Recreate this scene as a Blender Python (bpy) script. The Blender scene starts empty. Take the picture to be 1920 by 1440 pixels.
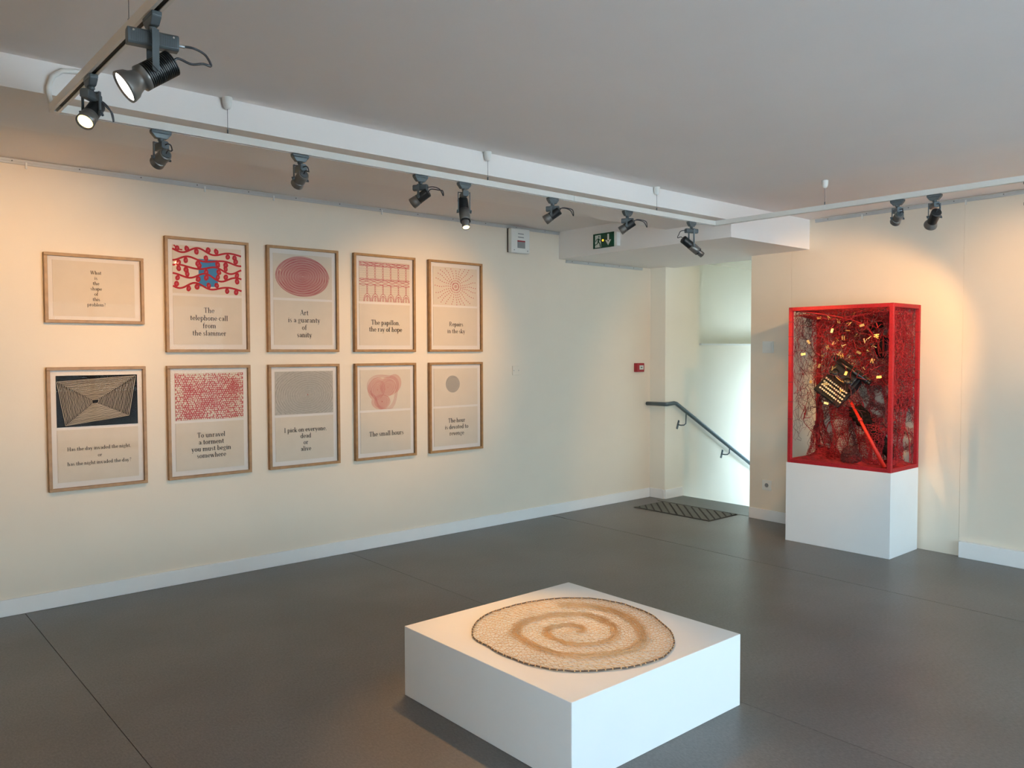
import bpy, math, random
from mathutils import Vector, Matrix, noise
random.seed(7)
V = Vector
sc = bpy.context.scene
COL = sc.collection

# ------------------------------------------------------------------ camera
cam_d = bpy.data.cameras.new('camera')
cam = bpy.data.objects.new('camera', cam_d); COL.objects.link(cam)
YAW, PIT, ROL = math.radians(49.008), math.radians(-2.242), math.radians(-0.16)
fw = V((math.cos(PIT)*math.cos(YAW), math.cos(PIT)*math.sin(YAW), math.sin(PIT)))
rt0 = V((math.sin(YAW), -math.cos(YAW), 0)); up0 = rt0.cross(fw)
rt = math.cos(ROL)*rt0 + math.sin(ROL)*up0
up = -math.sin(ROL)*rt0 + math.cos(ROL)*up0
M = Matrix((rt, up, -fw)).transposed().to_4x4(); M.translation = V((0, 0, 1.55))
cam.matrix_world = M
cam_d.sensor_width = 36; cam_d.lens = 1506.27/1920*36; cam_d.clip_start = 0.05
sc.camera = cam

# ------------------------------------------------------------------ exposure, world
sc.view_settings.view_transform = 'Standard'
sc.view_settings.look = 'None'
sc.view_settings.gamma = 1.0
sc.view_settings.use_curve_mapping = False
sc.view_settings.exposure = 0.34
SKY = 9.9
world = bpy.data.worlds.new('world'); sc.world = world; world.use_nodes = True
nt = world.node_tree; nt.nodes.clear()
o_ = nt.nodes.new('ShaderNodeOutputWorld'); b_ = nt.nodes.new('ShaderNodeBackground')
g_ = nt.nodes.new('ShaderNodeTexCoord'); s_ = nt.nodes.new('ShaderNodeSeparateXYZ'); r_ = nt.nodes.new('ShaderNodeValToRGB')
nt.links.new(g_.outputs['Generated'], s_.inputs[0]); nt.links.new(s_.outputs['Z'], r_.inputs[0])
nt.links.new(r_.outputs[0], b_.inputs[0]); nt.links.new(b_.outputs[0], o_.inputs[0])
r_.color_ramp.elements[0].position = 0.0; r_.color_ramp.elements[0].color = (0.68, 0.89, 1.0, 1)
r_.color_ramp.elements[1].position = 1.0; r_.color_ramp.elements[1].color = (0.45, 0.66, 1.0, 1)
b_.inputs[1].default_value = SKY
sc.cycles.max_bounces = 10; sc.cycles.diffuse_bounces = 6; sc.cycles.glossy_bounces = 4
sc.cycles.transparent_max_bounces = 24; sc.cycles.sample_clamp_indirect = 6.0
sc.cycles.caustics_reflective = False; sc.cycles.caustics_refractive = False
try:
    sc.cycles.use_denoising = True
except Exception:
    pass

sun_d = bpy.data.lights.new('sun', 'SUN'); sun_d.energy = 55; sun_d.angle = math.radians(.6); sun_d.color = (1.0, .95, .88)
sun = bpy.data.objects.new('sun', sun_d); COL.objects.link(sun)
sun.rotation_euler = V((0, -.62, -.78)).to_track_quat('-Z', 'Y').to_euler()   # behind the building: lights the street outside the windows

def portal(loc, w, h, direction):
    d = bpy.data.lights.new('daylight_portal', 'AREA'); d.shape = 'RECTANGLE'; d.size = w; d.size_y = h
    d.cycles.is_portal = True
    o = bpy.data.objects.new('daylight_portal', d); COL.objects.link(o)
    o.rotation_mode = 'QUATERNION'; o.rotation_quaternion = V(direction).to_track_quat('-Z', 'Z' if abs(direction[2]) < .5 else 'Y')
    o.location = loc
    return o

# ------------------------------------------------------------------ materials
def mat(name, col, rough=0.5, metal=0.0, noise_amt=0.0, nscale=8.0, bump=0.0, bscale=60.0, spec=0.5, emit=None, estr=0.0, coat=0.0):
    m = bpy.data.materials.new(name); m.use_nodes = True
    n = m.node_tree.nodes; l = m.node_tree.links; p = n['Principled BSDF']
    p.inputs['Base Color'].default_value = (*col, 1); p.inputs['Roughness'].default_value = rough
    p.inputs['Metallic'].default_value = metal; p.inputs['Specular IOR Level'].default_value = spec
    if coat: p.inputs['Coat Weight'].default_value = coat
    tc = n.new('ShaderNodeTexCoord')
    if noise_amt:
        t = n.new('ShaderNodeTexNoise'); t.inputs['Scale'].default_value = nscale; t.inputs['Detail'].default_value = 6
        l.new(tc.outputs['Object'], t.inputs['Vector'])
        r = n.new('ShaderNodeValToRGB'); l.new(t.outputs[0], r.inputs[0])
        r.color_ramp.elements[0].position = .3; r.color_ramp.elements[1].position = .7
        r.color_ramp.elements[0].color = (*[max(0, c*(1-noise_amt)) for c in col], 1)
        r.color_ramp.elements[1].color = (*[min(1, c*(1+noise_amt)) for c in col], 1)
        l.new(r.outputs[0], p.inputs['Base Color'])
    if bump:
        t2 = n.new('ShaderNodeTexNoise'); t2.inputs['Scale'].default_value = bscale; t2.inputs['Detail'].default_value = 3
        l.new(tc.outputs['Object'], t2.inputs['Vector'])
        bn = n.new('ShaderNodeBump'); bn.inputs['Strength'].default_value = bump; bn.inputs['Distance'].default_value = 0.002
        l.new(t2.outputs[0], bn.inputs['Height']); l.new(bn.outputs[0], p.inputs['Normal'])
    if emit:
        p.inputs['Emission Color'].default_value = (*emit, 1); p.inputs['Emission Strength'].default_value = estr
    return m

m_wall = mat('wall_paint', (0.78, 0.70, 0.585), 0.45, noise_amt=0.015, nscale=3, bump=0.12, bscale=90, spec=0.35)
m_stair = mat('stair_paint', (0.86, 0.82, 0.72), 0.24, noise_amt=0.01, nscale=3, bump=0.1, bscale=12, spec=0.5)
m_ceil = mat('ceiling_paint', (0.84, 0.81, 0.79), 0.8, noise_amt=0.015, nscale=2, bump=0.08, bscale=50, spec=0.1)
m_beam = mat('beam_paint', (0.85, 0.825, 0.80), 0.6, noise_amt=0.01, nscale=2, bump=0.08, bscale=50, spec=0.2)
m_trim = mat('white_skirting_paint', (0.85, 0.85, 0.84), 0.35, noise_amt=0.01, spec=0.4)
m_white = mat('white_board_paint', (0.80, 0.81, 0.81), 0.42, noise_amt=0.01, nscale=5, bump=0.05, bscale=120, spec=0.35)
m_plastic = mat('white_plastic', (0.74, 0.75, 0.72), 0.35)
m_rail = mat('picture_rail_metal', (0.52, 0.53, 0.52), 0.4, metal=0.2)
m_screw = mat('dark_screw', (0.12, 0.12, 0.12), 0.5)
m_track = mat('track_white', (0.72, 0.72, 0.68), 0.35)
m_slot = mat('track_slot_black', (0.01, 0.01, 0.01), 0.6)
m_grey = mat('lamp_grey_enamel', (0.085, 0.11, 0.125), 0.42, metal=0.3, noise_amt=0.05, nscale=30)
m_collar = mat('lamp_warm_grey', (0.15, 0.15, 0.145), 0.38, metal=0.5)
m_fin = mat('lamp_black', (0.02, 0.022, 0.024), 0.4, metal=0.4)
m_chrome = mat('chrome', (0.8, 0.8, 0.8), 0.15, metal=1.0)
m_cable = mat('black_cable', (0.03, 0.035, 0.045), 0.5)
m_lens_y = mat('lit_lens_warm', (1, .9, .6), 0.3, emit=(1.0, 0.80, 0.36), estr=2.2)
m_lens_w = mat('lit_lens_white', (1, 1, 1), 0.3, emit=(1.0, 0.93, 0.85), estr=4.0)
m_oak = mat('oak_frame', (0.33, 0.185, 0.075), 0.45, noise_amt=0.18, nscale=25)
m_mat = mat('mount_board', (0.82, 0.77, 0.72), 0.7, spec=0.2)
m_paper = mat('cream_paper', (0.74, 0.655, 0.545), 0.8, noise_amt=0.02, nscale=12, spec=0.15)
m_ink = mat('black_letter_ink', (0.035, 0.032, 0.03), 0.7)
m_black = mat('black_print', (0.005, 0.005, 0.006), 0.7, spec=0.1)
m_beige = mat('beige_print', (0.48, 0.40, 0.29), 0.8)
m_red = mat('red_print', (0.42, 0.012, 0.022), 0.8)
m_redpale = mat('red_print_soft', (0.48, 0.07, 0.10), 0.8)
m_rose = mat('rose_print', (0.44, 0.09, 0.10), 0.8)
m_pink = mat('pink_print', (0.50, 0.12, 0.12), 0.8)
m_pinkfill = mat('pink_print_wash', (0.68, 0.45, 0.37), 0.8)
m_blue = mat('blue_print', (0.045, 0.22, 0.42), 0.8)
m_rose2 = mat('carmine_print', (0.46, 0.06, 0.08), 0.8)
m_greysoft = mat('soft_grey_pencil', (0.34, 0.32, 0.28), 0.8)
m_greywash = mat('grey_print_wash', (0.54, 0.50, 0.44), 0.8, noise_amt=.08, nscale=60)
m_greyink = mat('grey_pencil', (0.28, 0.265, 0.24), 0.8)
m_redcell = mat('red_cell_print', (0.50, 0.09, 0.09), 0.8)
m_handrail = mat('handrail_paint', (0.09, 0.125, 0.145), 0.35, metal=0.3)
m_green = mat('exit_green', (0.0, 0.055, 0.025), 0.25)
m_signwhite = mat('sign_white', (0.62, 0.68, 0.62), 0.4)
m_amber = mat('amber_flare', (1, .5, .0), 0.3, emit=(1.0, 0.42, 0.02), estr=2.0)  # glow put into the colour for an orange flare on the sign
m_callred = mat('call_point_red', (0.32, 0.008, 0.018), 0.35)
m_lblgrey = mat('label_grey', (0.22, 0.24, 0.25), 0.5)
m_dark = mat('dark_gap', (0.01, 0.01, 0.011), 0.8)
m_barred = mat('red_wound_yarn_bar', (0.34, 0.002, 0.009), 0.65, noise_amt=0.25, nscale=90, bump=0.6, bscale=220)
m_thread = mat('red_thread', (0.30, 0.003, 0.008), 0.75, noise_amt=0.2, nscale=40)
m_threadd = mat('dark_red_thread', (0.085, 0.012, 0.014), 0.8)
m_cloth = mat('red_crochet', (0.26, 0.006, 0.012), 0.9, noise_amt=0.5, nscale=30, bump=1.0, bscale=90)
m_blackthing = mat('black_enamel', (0.008, 0.008, 0.009), 0.28)
m_bundle = mat('black_felt', (0.006, 0.004, 0.005), 0.95, spec=0.05, noise_amt=0.5, nscale=60, bump=1.0, bscale=120)
m_brass = mat('brass', (0.80, 0.52, 0.18), 0.35, metal=.55)
m_key = mat('cream_key', (0.78, 0.66, 0.44), 0.35)
m_redpole = mat('red_lacquer_pole', (0.62, 0.018, 0.006), 0.5, noise_amt=0.15, nscale=20)
m_gold = mat('gold_thread', (0.66, 0.43, 0.22), 0.6, metal=0.1, noise_amt=0.15, nscale=30)
m_golddark = mat('bronze_thread', (0.50, 0.30, 0.13), 0.55, metal=0.15)
m_border = mat('brown_border_cord', (0.09, 0.055, 0.035), 0.6, noise_amt=0.4, nscale=60)
m_matgrey = mat('tactile_rubber', (0.12, 0.12, 0.105), 0.7, noise_amt=0.1, nscale=40)
m_matdark = mat('tactile_groove', (0.03, 0.03, 0.024), 0.8)
m_thresh = mat('threshold_grey', (0.10, 0.105, 0.10), 0.4, noise_amt=0.08, nscale=20)
m_alu = mat('window_aluminium', (0.30, 0.31, 0.32), 0.4, metal=0.6)
m_step = mat('concrete_step', (0.20, 0.20, 0.19), 0.6, noise_amt=0.1)
m_ground = mat('paving', (0.55, 0.54, 0.53), 0.9, noise_amt=0.15, nscale=1.5)

# floor: mottled dark linoleum
m_floor = mat('dark_linoleum', (0.075, 0.070, 0.068), 0.36, spec=0.45)
n = m_floor.node_tree.nodes; l = m_floor.node_tree.links; p = n['Principled BSDF']
tc = n.new('ShaderNodeTexCoord')
ta = n.new('ShaderNodeTexNoise'); ta.inputs['Scale'].default_value = 55; ta.inputs['Detail'].default_value = 8; ta.inputs['Roughness'].default_value = .75
tb = n.new('ShaderNodeTexNoise'); tb.inputs['Scale'].default_value = 1.3; tb.inputs['Detail'].default_value = 5
mp = n.new('ShaderNodeMapping'); mp.inputs['Scale'].default_value = (2.2, 1, 1)
l.new(tc.outputs['Object'], mp.inputs[0]); l.new(mp.outputs[0], ta.inputs[0]); l.new(tc.outputs['Object'], tb.inputs[0])
ra = n.new('ShaderNodeValToRGB'); ra.color_ramp.elements[0].position = .36; ra.color_ramp.elements[1].position = .68
ra.color_ramp.elements[0].color = (0.102, 0.096, 0.093, 1); ra.color_ramp.elements[1].color = (0.176, 0.166, 0.160, 1)
rb = n.new('ShaderNodeValToRGB'); rb.color_ramp.elements[0].color = (0.85, 0.84, 0.82, 1); rb.color_ramp.elements[1].color = (1.1, 1.1, 1.1, 1)
rb.color_ramp.elements[0].position = .35; rb.color_ramp.elements[1].position = .65
mx = n.new('ShaderNodeMix'); mx.data_type = 'RGBA'; mx.blend_type = 'MULTIPLY'; mx.inputs[0].default_value = 1
l.new(ta.outputs[0], ra.inputs[0]); l.new(tb.outputs[0], rb.inputs[0])
l.new(ra.outputs[0], mx.inputs[6]); l.new(rb.outputs[0], mx.inputs[7])
# small pale scuffs
ts = n.new('ShaderNodeTexNoise'); ts.inputs['Scale'].default_value = 9; ts.inputs['Detail'].default_value = 10; ts.inputs['Roughness'].default_value = .8
rs = n.new('ShaderNodeValToRGB'); rs.color_ramp.elements[0].position = .735; rs.color_ramp.elements[1].position = .80
rs.color_ramp.elements[0].color = (0, 0, 0, 1); rs.color_ramp.elements[1].color = (.5, .5, .5, 1)
l.new(tc.outputs['Object'], ts.inputs[0]); l.new(ts.outputs[0], rs.inputs[0])
m2 = n.new('ShaderNodeMix'); m2.data_type = 'RGBA'; l.new(rs.outputs[0], m2.inputs[0]); l.new(mx.outputs[2], m2.inputs[6])
m2.inputs[7].default_value = (0.30, 0.30, 0.30, 1)
l.new(m2.outputs[2], p.inputs['Base Color'])
bn = n.new('ShaderNodeBump'); bn.inputs['Strength'].default_value = .12; bn.inputs['Distance'].default_value = .002
l.new(ta.outputs[0], bn.inputs['Height']); l.new(bn.outputs[0], p.inputs['Normal'])

def glass_mat(name, tint=(1, 1, 1), refl=1.0, gcol=1.0):
    m = bpy.data.materials.new(name); m.use_nodes = True
    n = m.node_tree.nodes; l = m.node_tree.links; n.clear()
    o = n.new('ShaderNodeOutputMaterial'); mix = n.new('ShaderNodeMixShader'); t = n.new('ShaderNodeBsdfTransparent')
    g = n.new('ShaderNodeBsdfGlossy'); f = n.new('ShaderNodeFresnel'); f.inputs[0].default_value = 1.5
    mu = n.new('ShaderNodeMath'); mu.operation = 'MULTIPLY'; mu.inputs[1].default_value = refl
    g.inputs['Color'].default_value = (gcol, gcol, gcol, 1)
    t.inputs[0].default_value = (*tint, 1); g.inputs['Roughness'].default_value = 0.01
    l.new(f.outputs[0], mu.inputs[0]); l.new(mu.outputs[0], mix.inputs[0])
    l.new(t.outputs[0], mix.inputs[1]); l.new(g.outputs[0], mix.inputs[2]); l.new(mix.outputs[0], o.inputs[0])
    return m
m_pglass = glass_mat('picture_glass', (1, 1, 1), 0.40, 0.09)   # low-reflection picture glass
m_wglass = glass_mat('window_glass', (0.97, 1, 1), 1.0)

# ------------------------------------------------------------------ mesh builder
class MB:
    def __init__(s): s.v = []; s.f = []
    def quad(s, a, b, c, d):
        i = len(s.v); s.v += [V(a), V(b), V(c), V(d)]; s.f.append((i, i+1, i+2, i+3)); return s
    def hexa(s, p):  # 8 pts: bottom 4 ccw, top 4
        i = len(s.v); s.v += [V(q) for q in p]
        for f in ((0, 3, 2, 1), (4, 5, 6, 7), (0, 1, 5, 4), (1, 2, 6, 5), (2, 3, 7, 6), (3, 0, 4, 7)):
            s.f.append(tuple(i+k for k in f))
        return s
    def box(s, x0, x1, y0, y1, z0, z1):
        return s.hexa([(x0, y0, z0), (x1, y0, z0), (x1, y1, z0), (x0, y1, z0), (x0, y0, z1), (x1, y0, z1), (x1, y1, z1), (x0, y1, z1)])
    def obox(s, c, ax, ay, az, hx, hy, hz, taper=1.0):
        c = V(c); p = []
        for sz in (-1, 1):
            t = taper if sz < 0 else 1.0
            for sx, sy in ((-1, -1), (1, -1), (1, 1), (-1, 1)):
                p.append(c + ax*hx*sx*t + ay*hy*sy*t + az*hz*sz)
        return s.hexa(p)
    def cbox(s, c, ax, ay, az, hx, hy, hz, ch):  # box with its long edges (along ax) chamfered
        c = V(c); prof = [(-hy+ch, -hz), (hy-ch, -hz), (hy, -hz+ch), (hy, hz-ch), (hy-ch, hz), (-hy+ch, hz), (-hy, hz-ch), (-hy, -hz+ch)]
        i = len(s.v)
        for sx in (-1, 1):
            for a, b in prof: s.v.append(c + ax*hx*sx + ay*a + az*b)
        for k in range(8):
            s.f.append((i+k, i+(k+1) % 8, i+8+(k+1) % 8, i+8+k))
        s.f.append(tuple(i+7-k for k in range(8))); s.f.append(tuple(i+8+k for k in range(8)))
        return s
    def lathe(s, c, ax, prof, n=16, cap=True):  # prof: (dist along axis, radius)
        ax = V(ax).normalized(); a = ax.orthogonal().normalized(); b = ax.cross(a); i = len(s.v)
        for d, r in prof:
            for k in range(n):
                t = 2*math.pi*k/n; s.v.append(V(c) + ax*d + a*(r*math.cos(t)) + b*(r*math.sin(t)))
        for j in range(len(prof)-1):
            for k in range(n):
                s.f.append((i+j*n+k, i+j*n+(k+1) % n, i+(j+1)*n+(k+1) % n, i+(j+1)*n+k))
        if cap:
            s.f.append(tuple(i+n-1-k for k in range(n))); m = i+(len(prof)-1)*n; s.f.append(tuple(m+k for k in range(n)))
        return s
    def cyl(s, a, b, r, n=10, r2=None):
        a = V(a); b = V(b); return s.lathe(a, b-a, [(0, r), ((b-a).length, r if r2 is None else r2)], n)
    def tube(s, pts, r, n=6, closed=False):
        pts = [V(p) for p in pts]; m = len(pts)
        if m < 2: return s
        i = len(s.v); prev = None
        for k, p in enumerate(pts):
            if closed: t = pts[(k+1) % m]-pts[k-1]
            else: t = pts[min(k+1, m-1)]-pts[max(k-1, 0)]
            if t.length < 1e-9: t = V((0, 0, 1))
            t.normalize()
            if prev is None: a = t.orthogonal().normalized()
            else:
                a = prev-t*prev.dot(t)
                a = a.normalized() if a.length > 1e-6 else t.orthogonal().normalized()
            prev = a; b = t.cross(a)
            for q in range(n):
                w = 2*math.pi*q/n; s.v.append(p+a*(r*math.cos(w))+b*(r*math.sin(w)))
        for k in range(m if closed else m-1):
            k2 = (k+1) % m
            for q in range(n):
                s.f.append((i+k*n+q, i+k*n+(q+1) % n, i+k2*n+(q+1) % n, i+k2*n+q))
        if not closed:
            s.f.append(tuple(i+n-1-q for q in range(n))); s.f.append(tuple(i+(m-1)*n+q for q in range(n)))
        return s
    def build(s, name, m, parent=None, smooth=False):
        me = bpy.data.meshes.new(name); me.from_pydata([tuple(v) for v in s.v], [], s.f); me.update()
        ms = m if isinstance(m, (list, tuple)) else [m]
        for q in ms: me.materials.append(q)
        if smooth: me.polygons.foreach_set('use_smooth', [True]*len(me.polygons))
        o = bpy.data.objects.new(name, me); COL.objects.link(o)
        if parent is not None:
            o.parent = parent
            w = parent.matrix_basis if parent.parent is None else parent.parent.matrix_basis @ parent.matrix_basis
            inv = w.inverted(); me.transform(inv)
        return o

def bevel(o, w=0.003, seg=2):
    b = o.modifiers.new('bevel', 'BEVEL'); b.width = w; b.segments = seg; b.limit_method = 'ANGLE'; return o
def tag(o, label=None, cat=None, group=None, kind=None):
    if label: o['label'] = label
    if cat: o['category'] = cat
    if group: o['group'] = group
    if kind: o['kind'] = kind
    return o
def empty(name, loc, label, cat, group=None):
    o = bpy.data.objects.new(name, None); COL.objects.link(o); o.location = loc; o.empty_display_size = .05
    return tag(o, label, cat, group)
def struct(name, mb, m, parent=None):
    o = mb.build(name, m, parent)
    if parent is None: o['kind'] = 'structure'
    return o

# ------------------------------------------------------------------ the room
D = 5.507; ZC = 2.695; YB = -3.2; XL = -1.8
Y1 = 3.606; Y2 = 4.235; ZB = 2.568; ZS = 2.438; XS = 5.38; XP = 6.74; YS = 5.305; XE = 7.04
def EX(y): return 6.59-0.04*(4.19-y)      # the right wall stands a little out of square
def rwbox(mb, y0, y1, z0, z1, out0, out1):  # a slab on the right wall; out = distance in front of it
    ps = []
    for z in (z0, z1):
        ps += [(EX(y0)-out1, y0, z), (EX(y0)-out0, y0, z), (EX(y1)-out0, y1, z), (EX(y1)-out1, y1, z)]
    return mb.hexa(ps)

# floor with its linoleum sheets
fl = struct('floor', MB().box(XL-.2, XE, YB-.2, D, -.12, -.004), m_matdark)
seams = [(XL-.2, XL-.2), (0.913, 0.913), (3.098, 3.0), (5.262, 5.10), (XE, XE)]   # x at y=D and at y=YB
for k in range(4):
    a0, a1 = seams[k]; b0, b1 = seams[k+1]; g = .0016
    if k == 3:
        mb = MB().hexa([(a1+g, YB-.2, -.004), (b1, YB-.2, -.004), (b1, YS, -.004), (a0+g, YS, -.004), (a1+g, YB-.2, 0), (b1, YB-.2, 0), (b1, YS, 0), (a0+g, YS, 0)])
        mb.box(a0+.01, XP, YS, D, -.004, 0)
    else:
        mb = MB().hexa([(a1+g, YB-.2, -.004), (b1-g, YB-.2, -.004), (b0-g, D, -.004), (a0+g, D, -.004), (a1+g, YB-.2, 0), (b1-g, YB-.2, 0), (b0-g, D, 0), (a0+g, D, 0)])
    mb.build('linoleum_sheet', m_floor, fl)
struct('ceiling', MB().box(XL-.2, 6.9, YB-.2, D+.15, ZC, ZC+.15), m_ceil)
struct('wall_left', MB().box(XL-.2, XP, D, D+.2, -.1, ZC), m_wall)
RW0, RW1 = -2.6, 0.5
struct('wall_rear', MB().box(XL-.2, XL, YB-.2, RW0, -.1, ZC).box(XL-.2, XL, RW1, D, -.1, ZC).box(XL-.2, XL, RW0, RW1, -.1, .12).box(XL-.2, XL, RW0, RW1, 2.42, ZC), m_wall)
# right wall: panels with fine joints between them
wr = MB()
rwbox(wr, YB-.2, 4.192, -.1, ZC, -.42, -.003)
wr = struct('wall_right', wr, m_wall)
for a, b in ((3.776, 4.192), (2.3405, 3.7738), (YB, 2.3382)):
    rwbox(MB(), a, b, -.0, ZC, -.003, 0.0).build('wall_panel', m_wall, wr)
# wall beside and above the stairs
st = MB()
st.box(XP, 7.33, YS, D+.2, -2.2, 2.8)
st.box(7.33, 10.8, YS, 5.60, -2.2, 1.632)
st.box(7.33, 10.8, 5.60, D+.3, -2.2, 2.8)
struct('wall_stairs', st, m_stair)
struct('trim_1', MB().box(7.33, 10.8, YS-.025, 5.6, 1.626, 1.644), m_trim)   # sill of the recess over the stairs
sw = MB(); YW = 3.95   # far side of the stairwell, with a window
sw.box(7.0, 8.3, YW-.15, YW, -2.2, 2.8); sw.box(10.1, 10.8, YW-.15, YW, -2.2, 2.8)
sw.box(8.3, 10.1, YW-.15, YW, -2.2, -.9); sw.box(8.3, 10.1, YW-.15, YW, 1.45, 2.8)
struct('wall_stairs_far', sw, m_stair)
ew = MB(); ew.box(10.8, 10.95, YW-.15, D+.3, -2.2, 0.0); ew.box(10.8, 10.95, YW-.15, D+.3, 1.6, 2.8)
ew.box(10.8, 10.95, YW-.15, 4.3, 0, 1.6); ew.box(10.8, 10.95, 5.1, D+.3, 0, 1.6)
struct('wall_stairs_end', ew, m_stair)
struct('ceiling_stairs', MB().box(6.88, 10.8, YW, 5.7, 2.567, 2.75), m_stair)
steps = MB()
for k in range(9):
    steps.box(XE+.27*k, XE+.27*(k+1), YW, YS, -2.2, -.16*(k+1))
steps.box(XE+.27*9, 10.8, YW, YS, -2.2, -.16*9)
struct('floor_stairs', steps, m_step)
# beam and boxed soffit
struct('trim_2', MB().box(XL, XS, Y1, Y2, ZB, ZC), m_beam)
struct('trim_3', MB().hexa([(XS, Y1, ZS), (EX(Y1), Y1, ZS), (EX(4.19)+.29, 4.19, ZS), (XS, 4.19, ZS), (XS, Y1, ZC), (EX(Y1), Y1, ZC), (EX(4.19)+.29, 4.19, ZC), (XS, 4.19, ZC)]).box(XS, 6.88, 4.19, YS, ZS, ZC).box(XS, XP, YS, D, ZS, ZC), m_beam)
# back wall: shop-front glazing
wb = MB(); WX0, WX1, WZ0, WZ1 = 1.2, 5.6, 0.12, 2.42
wb.box(XL, WX0, YB-.2, YB, -.1, ZC); wb.box(WX1, EX(YB)+.02, YB-.2, YB, -.1, ZC)
wb.box(WX0, WX1, YB-.2, YB, -.1, WZ0); wb.box(WX0, WX1, YB-.2, YB, WZ1, ZC)
struct('wall_back', wb, m_wall)
def window(name, axis, c, u0, u1, z0, z1, nm):
    root = bpy.data.objects.new(name, None); COL.objects.link(root); root['kind'] = 'structure'; root.location = (0, 0, 0)
    def bx(a0, a1, b0, b1, t):
        if axis == 'y': return MB().box(a0, a1, c-t, c+t, b0, b1)
        return MB().box(c-t, c+t, a0, a1, b0, b1)
    w = .05
    for q in ((u0, u1, z0, z0+w), (u0, u1, z1-w, z1), (u0, u0+w, z0+w, z1-w), (u1-w, u1, z0+w, z1-w)):
        bx(*q, .03).build('window_frame', m_alu, root)
    for k in range(1, nm):
        x = u0+(u1-u0)*k/nm; bx(x-.025, x+.025, z0+w, z1-w, .028).build('mullion', m_alu, root)
    for k in range(nm):
        bx(u0+(u1-u0)*k/nm+w*.5, u0+(u1-u0)*(k+1)/nm-w*.5, z0+w, z1-w, .003).build('pane', m_wglass, root)
window('window_1', 'y', YB-.1, WX0, WX1, WZ0, WZ1, 4)
window('window_4', 'x', XL-.1, RW0, RW1, .12, 2.42, 3)
window('window_2', 'y', YW-.08, 8.3, 10.1, -.9, 1.45, 2)
window('window_3', 'x', 10.87, 4.3, 5.1, 0, 1.6, 1)
portal((3.4, YB-.22, 1.27), 4.4, 2.3, (0, 1, 0))
portal((XL-.22, (RW0+RW1)/2, 1.27), 3.1, 2.3, (1, 0, 0))
portal((9.2, YW-.17, .275), 1.8, 2.35, (0, 1, 0))
portal((10.97, 4.7, .8), .8, 1.6, (-1, 0, 0))
gr = MB().box(-14, 20, -30, YB-.25, -.3, -.2).box(-30, XL-.25, YB-.25, 20, -.3, -.2); gr.box(11.1, 40, -30, 20, -2.4, -2.3)
tag(struct('ground', gr, m_ground), kind='structure')

# skirting boards
def skirt(name, mb): return bevel(struct(name, mb, m_trim), .003)
skirt('baseboard_left', MB().box(XL, XP-.012, D-.013, D, 0, .1))
skirt('baseboard_pillar', MB().box(XP-.013, XP, YS, D-.013, 0, .1))
skirt('baseboard_stairs', MB().box(XP-.004, 7.03, YS-.013, YS, 0, .1))
skirt('baseboard_right', rwbox(MB(), 3.79, 4.192, 0, .1, 0, .013))
skirt('baseboard_right_near', rwbox(MB(), YB, 2.325, 0, .12, 0, .045))
struct('trim_4', MB().box(6.62, XE, 4.20, YS-.001, 0.0, .003), m_thresh)   # threshold strip at the head of the stairs

# ------------------------------------------------------------------ picture rails
def picture_rail(label, pts, zt, horiz, hooks, n_screws):
    a, b = V(pts[0]), V(pts[1]); d = (b-a); L = d.length; d.normalize(); out = V(horiz)
    root = empty('picture_rail', (*a[:2], zt-.03), label, 'picture rail', 'picture rails under the ceiling')
    m = MB()
    m.obox(a+d*L/2+out*.006+V((0, 0, zt-.008)), d, out, V((0, 0, 1)), L/2, .006, .007)
    m.obox(a+d*L/2+out*.004+V((0, 0, zt-.0215)), d, out, V((0, 0, 1)), L/2, .004, .0065)
    m.build('rail_profile', m_rail, root)
    for k in range(n_screws):
        p = a+d*(L*(k+.35)/n_screws)+V((0, 0, zt-.012))
        MB().cyl(p+out*.011, p+out*.014, .004, 8).build('screw', m_screw, root)
    for t in hooks:
        p = a+d*t+V((0, 0, zt-.03))
        MB().obox(p+out*.012+V((0, 0, -.002)), d, out, V((0, 0, 1)), .005, .003, .018).build('hook', m_plastic, root)
picture_rail('long thin picture rail along the top of the left wall above the ten framed prints', ((-1.0, D, 0), (5.42, D, 0)), 2.692, (0, -1, 0), (1.98, 3.03, 3.52, 4.42), 18)
picture_rail('short thin picture rail on the left wall under the lowered soffit with the exit sign', ((5.47, D, 0), (6.6, D, 0)), ZS-.002, (0, -1, 0), (), 5)
picture_rail('thin picture rail along the top of the right wall above the red case', ((EX(3.55), 3.55, 0), (EX(0.5), .5, 0)), 2.690, (-1, 0, 0), (.42, 1.22, 1.9), 9)

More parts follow.
